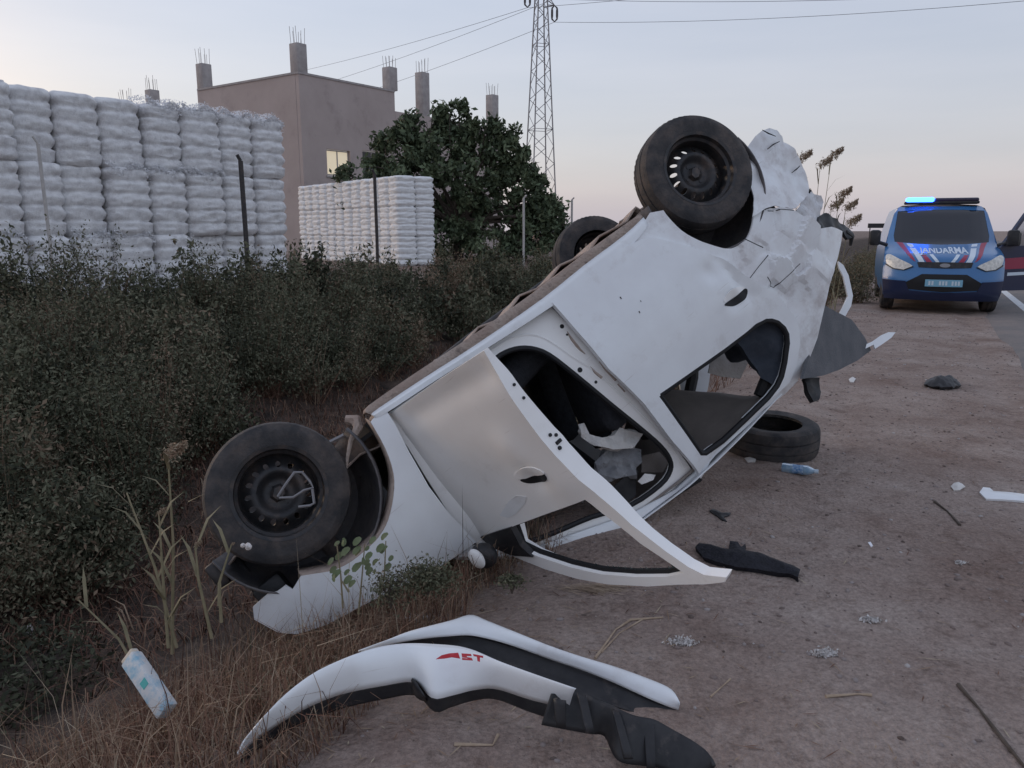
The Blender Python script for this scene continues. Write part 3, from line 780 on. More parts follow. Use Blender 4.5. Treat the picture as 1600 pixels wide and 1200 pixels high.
def rd_disp(u, v):
    d = sum(am * math.exp(-((u - c[0]) ** 2 + (v - c[1]) ** 2) / (2 * s * s) * 2) for c, s, am in dents)
    for a, b, am in creases_rd: d += am * math.exp(-(seg_d(u, v, a, b) / .03) ** 2)
    k = math.exp(-((u - 2.55) ** 2 + (v + .5) ** 2) / .06)
    return d + .006 * float(fbm(np.array(u * 3.0), np.array(v * 3.0), 3)) + k * .05 * float(fbm(np.array(u * 9), np.array(v * 9), 3))
RDO = -.012
rdoor = panel("rear_door", B2(rd_out), [B2(rd_win)], bmap(RDO, rd_disp), PAINT, car, .035, .025, OUT, sharp=28)
ws = B2(rd_win); ws = [(u, wprof(u, v) + RDO + .014, v) for u, v in densify(ws, .04)]; ws.append(ws[0])
q = MB(); q.tube(ws, .017, 8); q.build("window_seal", BLACKM, rdoor)
def handle(pts_dark, pts_pad, parent, frame_, mp_, off):
    D = [frame_.uv(*p) for p in pts_dark]; panel("handle_recess", [tuple(p) for p in crom(D, 3, True)], [], mp_(off - .003), BLACKM, parent, .002, .02, OUT)
    D = [frame_.uv(*p) for p in pts_pad]
    dn = np.mean(D, 0)
    def mm(u, v):
        b = mp_(off - .004)(u, v); r_ = ((u - dn[0]) ** 2 + (v - dn[1]) ** 2) ** .5
        return (b[0], b[1] - .010 * max(0, 1 - (r_ / .07) ** 2), b[2])
    panel("handle_pad", [tuple(p) for p in crom(D, 3, True)], [], mm, PAINT_CLEAN, parent, .004, .012, OUT)
handle([(1130, 477), (1150, 463), (1166, 450), (1169, 458), (1163, 468), (1150, 477), (1140, 479)], [(1130, 474), (1133, 461), (1146, 451), (1160, 447), (1165, 450), (1150, 461)], rdoor, BODY, lambda o: bmap(o, rd_disp), RDO)
for (x, y) in ((968, 467), (999, 472), (997, 489)):     # chips through the paint
    u, v = BODY.uv(x, y); s = random.uniform(.003, .006)
    panel("paint_chip", [(u - s * .5, v - s), (u + s * .4, v - s * .8), (u + s * .7, v + s), (u - s * .4, v + s * 1.2)], [], bmap(RDO - .002, rd_disp), STEEL, rdoor, .0015, .02, OUT)

# --- rear quarter, crumpled into plates
qx_low = [(1150, 421), (1185, 447), (1213, 462), (1231, 485), (1243, 499), (1248, 516), (1249, 536), (1244, 570), (1233, 599), (1213, 618), (1187, 638), (1151, 669), (1113, 703), (1092, 744)]
arch_r = [(1037, 328), (1046, 340), (1066, 360), (1090, 374), (1112, 382), (1138, 388), (1156, 382), (1170, 370), (1178, 350), (1181, 336)]
quarter_px = [(1016, 332)] + [tuple(p) for p in crom(arch_r, 3)] + [(1196, 326), (1210, 321), (1240, 325), (1262, 338), (1282, 357), (1302, 353), (1323, 358), (1313, 400), (1300, 434), (1290, 476), (1278, 528), (1264, 564), (1250, 590), (1230, 613), (1188, 644), (1152, 675), (1118, 706), (1096, 748)] + qx_low[::-1] + [(1125, 404), (1100, 396), (1060, 383), (1020, 373), (1000, 376), (985, 383)]
qs = np.random.default_rng(21)
seeds = np.array(B2([(1120, 400), (1150, 405), (1185, 415), (1225, 425), (1190, 445), (1210, 465), (1250, 400), (1270, 440), (1200, 350), (1240, 350), (1265, 370), (1295, 380), (1255, 460), (1280, 410), (1230, 380), (1178, 392)]))
sh = qs.uniform(-.016, .022, len(seeds)); sg = qs.uniform(-.24, .24, (len(seeds), 2))
def q_disp(u, v):
    d = np.hypot(seeds[:, 0] - u, seeds[:, 1] - v); w = np.exp(-(d - d.min()) / .004); w /= w.sum()
    h = (w * (sh + sg[:, 0] * (u - seeds[:, 0]) + sg[:, 1] * (v - seeds[:, 1]))).sum()
    zone = np.clip((u - 2.38) / .15, 0, 1) * np.clip((v + 1.0) / .2, 0, 1)
    return h * zone + .010 * zone * float(fbm(np.array(u * 8), np.array(v * 8 + 4), 3))
quarter = panel("rear_quarter_panel", B2(quarter_px), [], bmap(.004, q_disp), PAINT_SCUFF, car, .012, .018, OUT, sharp=14)
# torn seams between the plates
for pts in (((1213, 447), (1232, 430), (1252, 411)), ((1172, 436), (1188, 415), (1203, 397)), ((1200, 432), (1207, 444), (1215, 447)), ((1205, 326), (1225, 326), (1243, 327)), ((1163, 372), (1180, 378), (1197, 384))):
    P = B2(pts); q = MB(); q.tube([(u, wprof(u, v) + q_disp(u, v) + .0045, v) for u, v in densify(P, .012, False)], .0026, 5); q.build("torn_seam", BLACKM, quarter)
def flat_panel(name, pts_w, m, parent, thick=.006, disp=.0, step=.03, toward=OUT, seed=0, flat=False):
    """panel from outline points with their own inward distance; in between distances are blended"""
    D = []
    for x, y, w in pts_w:
        r = ray(x, y); t = (w + WA @ (FW - CAM)) / (WA @ r); P = CAM + r * t - FW; D.append((P @ LA, P @ VA, w))
    D = np.array(D); co = np.linalg.lstsq(np.c_[D[:, :2], np.ones(len(D))], D[:, 2], rcond=None)[0]
    def mm(u, v):
        if flat: return (u, float(co @ (u, v, 1)) + disp * float(fbm(np.array(u * 5 + seed), np.array(v * 5), 2)), v)
        d = np.hypot(D[:, 0] - u, D[:, 1] - v) + .03; k = 1 / d ** 3; w = (k * D[:, 2]).sum() / k.sum()
        return (u, w + disp * float(fbm(np.array(u * 9 + seed), np.array(v * 9), 3)), v)
    return panel(name, [tuple(p[:2]) for p in D], [], mm, m, parent, thick, step, toward, sharp=25)
# --- torn rear bumper corner standing up behind the wheel
bump = flat_panel("rear_bumper_corner", [(1166, 232, .10), (1180, 213, .09), (1192, 203, .09), (1203, 199, .10), (1214, 203, .13), (1222, 213, .16), (1224, 222, .17), (1238, 233, .18), (1248, 246, .20), (1255, 262, .22), (1262, 285, .24), (1262, 305, .22), (1252, 316, .15), (1243, 325, .10), (1225, 324, .04), (1210, 321, .02), (1197, 325, .01), (1186, 333, .0), (1177, 338, .0), (1180, 310, .01), (1172, 270, .03)], PAINT, car, .006, .05, .02, seed=3)
bump.data.materials[0] = PAINT_SCUFF
for pts in (((1191, 203, .08), (1200, 208, .08), (1212, 213, .10)), ((1237, 270, .18), (1245, 264, .19), (1250, 259, .20)), ((1218, 221, .14), (1208, 226, .11), (1199, 233, .09))):
    q = MB(); L_ = []
    for x, y, w in pts:
        r = ray(x, y); t = (w - .012 + WA @ (FW - CAM)) / (WA @ r); P = CAM + r * t - FW; L_.append((P @ LA, w - .012, P @ VA))
    q.tube(L_, [.002, .004, .002], 5); q.build("crack", BLACKM, bump)
flat_panel("torn_bracket", [(1258, 308, .3), (1264, 296, .3), (1275, 302, .32), (1284, 305, .35), (1287, 316, .35), (1282, 330, .33), (1284, 352, .30), (1272, 348, .25), (1258, 338, .22), (1244, 330, .2)], PAINT_DUST, car, .006, .06, .02, seed=5)
flat_panel("broken_lamp_housing", [(1282, 338, .28), (1292, 332, .3), (1304, 340, .35), (1316, 348, .4), (1326, 356, .45), (1332, 372, .45), (1324, 374, .4), (1318, 360, .36), (1300, 354, .30), (1284, 360, .22), (1278, 350, .22)], BLACKP, car, .02, .05, .02, seed=7)
q = MB(); 
for pts in (((1322, 362, .4), (1331, 370, .42), (1329, 384, .44)), ((1266, 300, .3), (1262, 296, .3), (1264, 310, .33))):
    L_ = []
    for x, y, w in pts:
        r = ray(x, y); t = (w + WA @ (FW - CAM)) / (WA @ r); P = CAM + r * t - FW; L_.append((P @ LA, w, P @ VA))
    q.tube(L_, [.012, .016, .008], 6)
q.build("wire_stub", BLACKP, car)

# --- left flank: mirrored panels (closed doors), window openings left open
def left_panel(name, outer, holes, off, m, thick=.012, step=.05):
    o = panel(name, outer, holes, bmap(off), m, None, thick, step, OUT)
    l = mirror_pts(o, name, m, car); bpy.data.objects.remove(o); return l
Lrd = left_panel("rear_door", B2(rd_out), [B2(rd_win)], RDO, PAINT, .03)
left_panel("rear_quarter_panel", B2(quarter_px), [], .004, PAINT)
fd_out = [(.56, -.03), (1.52, -.08), (1.58, -.5), (1.63, -.77), (1.70, -1.27), (1.30, -1.24), (1.0, -1.14), (.72, -.9), (.56, -.76), (.52, -.4)]
fd_win = [(.74, -.80), (1.60, -.79), (1.65, -1.20), (1.30, -1.18), (1.02, -1.08)]
Lfd = left_panel("front_door", fd_out, [fd_win], RDO, PAINT, .03)
def left_trim(name, outer, holes): 
    o = panel(name, outer, holes, bmap(.06), TRIM, None, .01, .06, OUT); l = mirror_pts(o, name, TRIM, car); bpy.data.objects.remove(o)
left_trim("door_card", [(.58, -.02), (1.5, -.04), (1.56, -.5), (1.6, -.77), (.62, -.77)], [])
left_trim("door_card", [(1.6, -.06), (2.28, -.06), (2.5, -.5), (2.55, -.8), (1.68, -.78)], [])
for u0 in (1.60,):
    q = MB(); q.tube([(1.5, 2 * HWID - .08, -.05), (1.58, 2 * HWID - .1, -.7), (1.68, 2 * HWID - .33, -1.28)], .04, 8); q.build("door_pillar", TRIM, car)

# --- roof skin and headliner
def roof_rows(off, u0, u1, inset):
    rows = []
    for u in np.linspace(u0, u1, 26):
        row = []
        for k in np.linspace(-1, 1, 21):
            w = HWID + k * (HWID - .30 - inset)
            crown = .075 * (1 - k * k) + .03 * (1 - ((u - (u0 + u1) / 2) / ((u1 - u0) / 2)) ** 2)
            dent = .07 * math.exp(-((u - 1.25) ** 2) / .08 - ((k + .5) ** 2) / .3) + .44 * math.exp(-((u - 2.02) ** 2) / .14 - ((k - .2) ** 2) / .45) * min(1, (1 - abs(k)) / .25)
            row.append((u, w, -1.265 - crown + dent + off + .012 * float(fbm(np.array(u * 4), np.array(w * 4), 3))))
        rows.append(row)
    return rows
solid_strip("roof", roof_rows(0, 1.02, 2.42, 0), PAINT, car, .006)
solid_strip("headliner", roof_rows(.045, 1.04, 2.40, .02), HEADL, car, .012)
# roof rail right: closes door frames to the roof
rr = [bl(*p) for p in ((826, 860), (925, 826), (990, 803), (1092, 746), (1120, 704), (1188, 643), (1230, 613), (1250, 590))]
rr = [(u, wprof(u, v) + .03, v) for u, v in rr]
rr2 = [(u, .34, -1.265) for u, w, v in rr]
for nm, f in (("roof_rail", lambda p: p), ("roof_rail", lambda p: (p[0], 2 * HWID - p[1], p[2]))):
    solid_strip(nm, [[f(p) for p in rr], [f(((a[0] + b[0]) / 2, (a[1] + b[1]) / 2 + .0, (a[2] + b[2]) / 2 - .012)) for a, b in zip(rr, rr2)], [f(p) for p in rr2]], PAINT, car, .012)
# windscreen and A pillars
for s in (0, 1):
    f = (lambda w: w) if s == 0 else (lambda w: 2 * HWID - w)
    q = MB(); q.tube([(.45, f(.13), -.72), (.75, f(.23), -.98), (1.05, f(.32), -1.25)], .035, 8); q.build("windscreen_pillar", PAINT, car)
    q = MB(); q.tube([(2.36, f(.40), -1.22), (2.6, f(.34), -1.08), (2.84, f(.28), -.88)], .04, 8); q.build("rear_pillar", TRIM, car)
GLASS = mat("cracked_glass", (.62, .68, .68), .35, (.75, .8, .8), 60, trans=.7, bump=.8, bscale=70)
rows = [[(.48 + t * .52, HWID + k * (.68 - .14 * t), -.735 - t * .52 - .05 * (1 - k * k)) for k in np.linspace(-1, 1, 13)] for t in np.linspace(0, 1, 9)]
solid_strip("windscreen", rows, GLASS, car, .006)
# hood
def hv(u): return np.interp(u, [-.62, -.36, 0, .54], [-.40, -.475, -.61, -.72])
rows = []
for u in np.linspace(-.38, .52, 24):
    wv = .13 + (.75 * (u + .05) ** 2 if u < -.05 else 0)
    rows.append([(u, HWID + k * (HWID - wv), hv(u) - .07 * (1 - k * k) + .04 * float(fbm(np.array(u * 5), np.array(k * 4), 3))) for k in np.linspace(-1, 1, 25)])
solid_strip("hood", rows, PAINT, car, .006)
# engine bay front: bare crash structure (the bumper is off)
q = MB(); q.box((-.42, HWID, -.12), (.06, 1.3, .12), bevel=.015); q.build("crash_beam", STEEL, car)
q = MB(); q.box((-.34, HWID, -.28), (.05, 1.1, .36), bevel=.01); q.build("radiator", BLACKP, car)
q = MB(); q.box((-.02, HWID, -.28), (.5, .8, .32), bevel=.06); q.build("engine_block", UNDER, car)
q = MB(); q.box((.50, HWID, -.35), (.03, 1.5, .72)); q.build("firewall", TRIM, car)
q = MB(); q.box((-.28, .22, -.33), (.14, .16, .12), bevel=.02); q.build("headlamp_bucket", BLACKP, car)
q = MB(); q.box((3.0, HWID, -.35), (.05, 1.4, .5)); q.build("rear_bulkhead", TRIM, car)
rows = [[(u, HWID + k * .7, -.80 + .1 * (u - 2.4)) for k in np.linspace(-1, 1, 6)] for u in np.linspace(2.5, 3.0, 4)]
solid_strip("parcel_shelf", rows, TRIM, car, .02)
# --- cabin
q = MB(); q.box((.86, HWID, -.55), (.42, 1.35, .36), bevel=.08); q.build("dashboard", TRIM, car)
q = MB(); a_ = [(1.12 + .03 * math.cos(t), 2 * HWID - .5 + .18 * math.sin(t), -.62 + .18 * math.cos(t)) for t in np.linspace(0, 2 * math.pi, 25)]; q.tube(a_, .016, 8)
q.tube([(.98, 2 * HWID - .5, -.58), (1.12, 2 * HWID - .5, -.62)], .04, 8); q.build("steering_wheel", TRIM, car)
q = MB(); q.box((1.3, HWID, -.04), (1.75, 1.45, .02)); q.build("carpet", TRIM, car)
def cushion(name, c, size, rot, m):
    q = MB(); q.box(c, size, Matrix.Rotation(rot, 3, 'Y'), bevel=min(size) * .42); return q.build(name, m, car, sharp=60)
for w in (.48, 2 * HWID - .48):
    cushion("front_seat_cushion", (1.28, w, -.24), (.50, .48, .17), R(-8), SEAT)
    cushion("front_seat_back", (1.62, w, -.52), (.15, .46, .62), R(18), SEAT)
    cushion("front_headrest", (1.75, w, -.93), (.10, .26, .18), R(12), SEAT)
cushion("rear_bench_cushion", (2.08, HWID, -.24), (.46, 1.25, .17), R(-6), SEAT)
cushion("rear_bench_back", (2.46, HWID + .1, -.55), (.14, 1.2, .62), R(18), SEATB)
cushion("rear_headrest", (2.56, .52, -.92), (.12, .34, .26), R(14), SEATB)
cushion("rear_headrest", (2.56, 2 * HWID - .5, -.92), (.12, .3, .2), R(14), SEATB)
def crumple(name, pts_w, m, thick, amp, seed, parent=car): return flat_panel(name, pts_w, m, parent, thick, amp, .02, OUT, seed)
crumple("deployed_airbag", [(900, 664, .30), (912, 661, .28), (922, 678, .25), (940, 684, .25), (960, 680, .28), (968, 668, .3), (982, 672, .3), (1004, 678, .32), (1000, 688, .3), (990, 700, .28), (960, 702, .25), (930, 696, .24), (908, 682, .26)], WHITECLOTH, .03, .18, 11)
crumple("hanging_curtain_cloth", [(930, 722, .34), (948, 704, .34), (975, 698, .36), (1004, 702, .38), (1004, 722, .36), (990, 742, .34), (965, 748, .32), (940, 740, .32)], GREYCLOTH, .03, .22, 12)
crumple("sun_visor", [(1004, 712, .46), (1030, 706, .46), (1044, 722, .46), (1036, 738, .45), (1004, 738, .45)], HEADL, .02, .1, 15)
crumple("torn_white_trim", [(995, 752, .3), (1006, 740, .3), (1026, 742, .32), (1020, 750, .3), (1000, 757, .3)], WHITECLOTH, .01, .1, 13)
crumple("loose_trim", [(960, 760, .36), (985, 735, .36), (998, 735, .36), (992, 775, .34), (972, 790, .32)], TRIM, .02, .1, 14)

crumple("tilted_seat_back", [(1150, 536, .30), (1176, 514, .26), (1196, 503, .24), (1214, 506, .22), (1226, 520, .22), (1226, 545, .24), (1220, 580, .28), (1208, 605, .32), (1190, 590, .34), (1172, 562, .34)], SEATB, .05, .06, 16)
crumple("white_inner_panel", [(1106, 583, .85), (1110, 562, .85), (1140, 543, .85), (1170, 564, .85), (1157, 591, .85), (1130, 588, .85)], WHITECLOTH, .01, .04, 17)
# --- trunk lid hanging open behind the quarter, rear shelf strips
flat_panel("trunk_lid", [(1288, 470, .34), (1300, 484, .5), (1320, 503, .75), (1345, 528, .85), (1366, 546, .85), (1345, 562, .70), (1315, 577, .5), (1285, 587, .38), (1246, 594, .26), (1262, 560, .26), (1278, 520, .28)], LIDGREY, car, .02, .02, .03, seed=2, flat=True)
flat_panel("trunk_lid_edge", [(1346, 541, .83), (1362, 534, .84), (1376, 524, .86), (1388, 519, .87), (1400, 519, .87), (1392, 528, .86), (1378, 538, .84), (1367, 545, .83), (1366, 538, .83), (1352, 545, .82)], PAINT, car, .012, .01, .02, seed=4, flat=True)
flat_panel("bent_trunk_strip", [(1310, 408, .9), (1318, 414, .9), (1326, 430, .9), (1333, 462, .9), (1330, 478, .9), (1322, 492, .9), (1317, 502, .9), (1310, 494, .9), (1318, 478, .9), (1325, 463, .9), (1318, 432, .9), (1311, 418, .9)], PAINT, car, .012, .01, .02, seed=6, flat=True)
flat_panel("hanging_trim_piece", [(1254, 590, .5), (1282, 590, .5), (1284, 612, .5), (1277, 626, .5), (1268, 628, .5), (1260, 612, .5)], BLACKP, car, .03, .08, .02, seed=9)  # black torn plastic trim piece hanging below the trunk

# --- wheel arch liners
def liner(u0, v0, r_, a0, a1):
    rows = []
    for w, rr_ in ((.03, r_ * 1.0), (.12, r_ * 1.04), (.3, r_ * .98), (.42, r_ * .8), (.44, r_ * .3)):
        rows.append([(u0 + rr_ * math.cos(a), w, v0 + rr_ * math.sin(a)) for a in np.linspace(a0, a1, 30)])
    solid_strip("wheel_arch_liner", rows, LINER, car, .008)
    solid_strip("wheel_arch_liner", [[(u, 2 * HWID - w, v) for u, w, v in r] for r in rows], LINER, car, .008)
ac = BODY.uv(505, 785)
liner(.02, -.06, .39, R(180), R(375))
liner(WB - .03, -.08, .36, R(165), R(375))

# --- wheels
TW = .19
def tyre_mesh(R_=.312, rimr=.205, w=TW, n=120):
    V = []; F = []
    prof = [(rimr - .012, -.5), (rimr, -.52), (rimr + .012, -.51), ((R_ + rimr) / 2, -.56), (R_ - .035, -.535), (R_ - .012, -.47), (R_ - .003, -.38), (R_, -.25), (R_, -.19), (R_ - .009, -.18), (R_ - .009, -.14), (R_ + .001, -.13), (R_ + .002, 0)]
    prof = prof + [(r, -h) for r, h in prof[::-1][1:]]; m = len(prof)
    for k in range(n):
        a = 2 * math.pi * k / n
        for i, (r, h) in enumerate(prof):
            if r > R_ - .006 and abs(h) > .2 and k % 2 == 0: r -= .004
            V.append((r * math.cos(a), h * w, r * math.sin(a)))
    for k in range(n):
        for i in range(m - 1): F.append((k * m + i, k * m + i + 1, ((k + 1) % n) * m + i + 1, ((k + 1) % n) * m + i))
    return V, F
TV, TF = tyre_mesh()
def circ(cx, cy, r_, n, sx=1.0, rot=0):
    return [(cx + r_ * math.cos(t) * math.cos(rot) * 1 - r_ * sx * math.sin(t) * math.sin(rot), cy + r_ * math.cos(t) * math.sin(rot) + r_ * sx * math.sin(t) * math.cos(rot)) for t in np.linspace(0, 2 * math.pi, n, endpoint=False)]
def disc_z(r): return np.interp(r, [0, .03, .034, .065, .07, .095, .115, .14, .16, .178], [-.030, -.030, -.005, -.005, -.012, -.040, -.036, -.012, .012, .016])
rim_holes = [circ(.128 * math.cos(a), .128 * math.sin(a), .017, 10, .7, a) for a in [2 * math.pi * k / 15 for k in range(15)]]
def wheel_at(u, w, v, steer=0, camber=0, flip=False, name="wheel"):
    e = bpy.data.objects.new(name, None); COL.objects.link(e); e.parent = car
    e.location = (u, w, v); e.rotation_euler = (camber, random.uniform(0, 6) * 0 + .3, steer + (math.pi if flip else 0))
    mobj("tyre", TV, TF, RUBBER, e, True, 30)
    q = MB(); q.lathe([(.178, .085), (.168, .06), (.165, -.02), (.172, -.06), (.185, -.07), (.19, -.095), (.206, -.1), (.208, -.094)], 56); q.build("rim", STEEL, e)
    panel("wheel_disc", circ(0, 0, .172, 56), rim_holes, lambda x, y: (x, float(disc_z(math.hypot(x, y))) - .012, y), STEEL, e, .006, .012, (0, -1, 0), sharp=50)
    q = MB()
    for k in range(4):
        a = k * math.pi / 2 + .4; q.lathe([(0, -.02), (.009, -.02), (.011, -.008), (.011, .004)], 6); 
        b = len(q.v); q.v[b - 24:] = [(x + .05 * math.cos(a), y, z + .05 * math.sin(a)) for x, y, z in q.v[b - 24:]]
    q.build("wheel_bolt", STEEL, e)
    return e
wf = wheel_at(.0, .105, .0, steer=R(6), camber=R(4))
wheel_at(WB, .105, .0, steer=R(-3), camber=R(-2))
wheel_at(.0, 2 * HWID - .105, .0, flip=True)
wheel_at(WB, 2 * HWID - .105, .0, flip=True)
q = MB(); q.tube([(WB - .02, .2, -.02), (WB - .02, 2 * HWID - .2, -.02)], .04, 10); q.build("rear_axle_beam", UNDER, car)
for w in (.32, 2 * HWID - .32):
    q = MB(); q.tube([(.02, w, -.02), (.03, w + (.15 if w < 1 else -.15), -.5)], .045, 10); q.build("front_strut", UNDER, car)
    q = MB(); q.tube([(WB, w, -.02), (WB - .4, w, .02)], .035, 8); q.build("trailing_arm", UNDER, car)
q = MB(); q.tube([(0, .22, .0), (0, 2 * HWID - .22, 0)], .028, 8); q.build("drive_shaft", UNDER, car)
# debris caught in the front wheel, dangling liner clip
def on_w(px, py, w):
    r = ray(px, py); t = (w + WA @ (FW - CAM)) / (WA @ r); P = CAM + r * t - FW; return (P @ LA, w, P @ VA)
q = MB(); q.tube([on_w(x, y, w) for x, y, w in ((434, 776, .0), (446, 757, -.01), (460, 738, -.01), (472, 738, -.01), (484, 752, 0), (489, 762, 0), (475, 766, 0), (458, 777, 0), (436, 778, 0))], .006, 6)
q.tube([on_w(x, y, w) for x, y, w in ((488, 764, 0), (491, 786, 0), (484, 790, 0), (466, 792, 0))], .0065, 6); q.build("bent_metal_strip", GALV, car)
q = MB(); q.tube([on_w(x, y, w) for x, y, w in ((540, 655, .16), (556, 657, .15), (560, 668, .12), (548, 690, .1), (543, 715, .09), (541, 738, .09))], [.02, .03, .024, .012, .008, .003], 7); q.build("torn_liner_edge", DUST, car)
q = MB(); q.tube([on_w(x, y, w) for x, y, w in ((512, 693, .3), (538, 680, .28))], .012, 6); q.build("brake_hose", GALV, car)

# --- front door, swung wide open
UH, WH, TH = .66, .08, R(72)
AD = LA * math.cos(TH) - WA * math.sin(TH); ND = WA * math.cos(TH) + LA * math.sin(TH)
DO = FW + LA * UH + WA * WH
# the upper frame is bent outwards, so it has lost the lean of the cabin
_dv = np.linspace(-1.6, .2, 200); _dw = np.convolve(np.pad(np.interp(_dv, [-1.6, -1.3, -1.0, -.8, -.6, -.35, 0, .2], [-.09, -.035, .012, .03, .02, 0, .01, .03]), 10, 'edge'), np.ones(21) / 21, 'valid')
DOOR = Frame(DO, AD, VA, ND, lambda s, v: float(np.interp(v, _dv, _dw)) - WH)
def D2(pts): return [DOOR.uv(x, y) for x, y in pts]
door = bpy.data.objects.new("front_door", None); COL.objects.link(door); door.parent = car
door["label"] = "front door swung wide open with an empty triangular window frame"
door.matrix_local = Matrix.Translation((UH, WH, 0)) @ Matrix.Rotation(-TH, 4, 'Z')
do_out = [(608, 648), (682, 596), (757, 547), (772, 574), (800, 620), (846, 686), (868, 712), (905, 750), (936, 777), (985, 820), (1040, 862), (1075, 886), (1100, 898), (1135, 902), (1133, 909), (1100, 913), (1060, 914), (1010, 917), (950, 913), (900, 904), (850, 889), (800, 869), (765, 853), (752, 842), (733, 828), (705, 797), (677, 758), (648, 710), (625, 665)]
do_win = [(800, 823), (860, 801), (914, 781), (940, 803), (1000, 850), (1068, 896), (1040, 902), (990, 902), (940, 897), (890, 886), (840, 869), (812, 855)]
dh = DOOR.uv(836, 747); dcr = [(DOOR.uv(640, 655), DOOR.uv(760, 585)), (DOOR.uv(800, 700), DOOR.uv(880, 760))]
def d_disp(s, v):
    d = .02 * math.exp(-((s - dh[0]) ** 2 + (v - dh[1]) ** 2) / .0026)
    d += .012 * math.exp(-(seg_d(s, v, *dcr[0]) / .05) ** 2) - .010 * math.exp(-(seg_d(s, v, *dcr[1]) / .09) ** 2)
    return d + .02 * float(fbm(np.array(s * 2.3), np.array(v * 2.3 + 3), 3))
dmap = lambda o=0.0: (lambda s, v: (s, DOOR.prof(s, v) + o + d_disp(s, v), v))
panel("door_skin", D2(do_out), [D2(do_win)], dmap(), PAINT_CLEAN, door, lambda s_, v_: float(np.interp(v_, [-1.4, -.95, -.75, -.5, -.2, -.07], [.035, .045, .075, .085, .055, .02])), .025, OUT, sharp=45, tdir=(0, 1, 0))
panel("door_card", D2([(640, 672), (745, 580), (820, 690), (900, 770), (760, 815), (690, 760)]), [], dmap(.088), TRIM, door, .01, .05, OUT)
handle([(813, 750), (828, 744), (850, 738), (857, 745), (852, 752), (838, 756), (824, 755)], [(803, 746), (812, 733), (828, 726), (845, 731), (853, 738), (835, 743), (818, 748)], door, DOOR, dmap, 0)
panel("paint_patch", D2([(781, 805), (795, 783), (806, 775), (822, 776), (820, 787), (806, 803), (794, 809)]), [], dmap(-.002), PAINT, door, .0015, .03, OUT)
wsd = [(s, DOOR.prof(s, v) + d_disp(s, v) + .03, v) for s, v in densify(D2(do_win), .04)]; wsd.append(wsd[0])
q = MB(); q.tube(wsd, .013, 6); q.build("window_seal", BLACKM, door)
# sharp glass stubs left in the frame
q = MB(); base = [p for p in D2([(812, 857), (840, 871), (890, 888), (940, 899), (990, 904), (1040, 903), (1062, 898)])]
gr = np.random.default_rng(3)
bb = densify(base, .03, False)
for i in range(len(bb) - 1):
    a, b = bb[i], bb[i + 1]; hgt = gr.uniform(.012, .035)
    q.add([(a[0], DOOR.prof(*a) + .03, a[1]), (b[0], DOOR.prof(*b) + .03, b[1]), ((a[0] + b[0]) / 2 + gr.uniform(-.01, .01), DOOR.prof(*a) + .03, a[1] + hgt)], [(0, 1, 2)])
q.build("glass_shard", mat("dark_glass", (.04, .06, .06), .1, spec=.6), door, False)
# shut face: latch, holes, striker slot
def shut(px, py, depth_in):
    s, v = DOOR.uv(px, py); return (s, DOOR.prof(s, v) + depth_in, v)
rear_edge = D2([(757, 547), (772, 574), (800, 620), (846, 686), (868, 712), (905, 750), (936, 777)])
def edge_at(v): 
    vs = [p[1] for p in rear_edge][::-1]; ss = [p[0] for p in rear_edge][::-1]; return float(np.interp(v, vs, ss))
for i, (v, w, r_) in enumerate(((-.24, .035, .006), (-.30, .04, .006), (-.47, .04, .007), (-.485, .06, .007), (-.53, .035, .008))):
    q = MB(); q.lathe([(0, .004), (r_, .004), (r_, -.006)], 12); o = q.build("bolt_hole", BLACKM, door)
    sx = edge_at(v); o.location = (sx + .001, DOOR.prof(sx, v) + w, v); o.rotation_euler = (0, R(0), R(-90))
q = MB(); v = -.51; sx = edge_at(v); q.box((sx, DOOR.prof(sx, v) + .05, v), (.012, .03, .014), bevel=.003); q.build("door_latch", BLACKM, door)
# mirror with its sail
q = MB()
panel("mirror_sail", D2([(752, 838), (800, 822), (815, 850), (835, 868), (800, 866), (768, 853)]), [], dmap(-.01), BLACKP, door, .03, .03, OUT)
ms = DOOR.uv(772, 852)
bm = bmesh.new(); bmesh.ops.create_icosphere(bm, subdivisions=3, radius=1)
V = [(v.co.x * .085, v.co.y * .05, v.co.z * .06) for v in bm.verts]; F = [[v.index for v in f.verts] for f in bm.faces]; bm.free()
mirror = mobj("door_mirror", V, F, BLACKP, door)
mpos = CM @ Vector(on_w(756, 868, -.06)); dm_inv = (CM @ Matrix.Translation((UH, WH, 0)) @ Matrix.Rotation(-TH, 4, "Z")).inverted()
cpos = CM @ Vector(on_w(745, 873, -.12))
mirror.location = dm_inv @ mpos
V = [(x * .5, y * .5, z * .85) for x, y, z in V]
mc = mobj("mirror_cap", V, F, PAINT_CLEAN, mirror); mc.location = (dm_inv @ cpos) - (dm_inv @ mpos); mc.rotation_euler = (0, .5, 0)

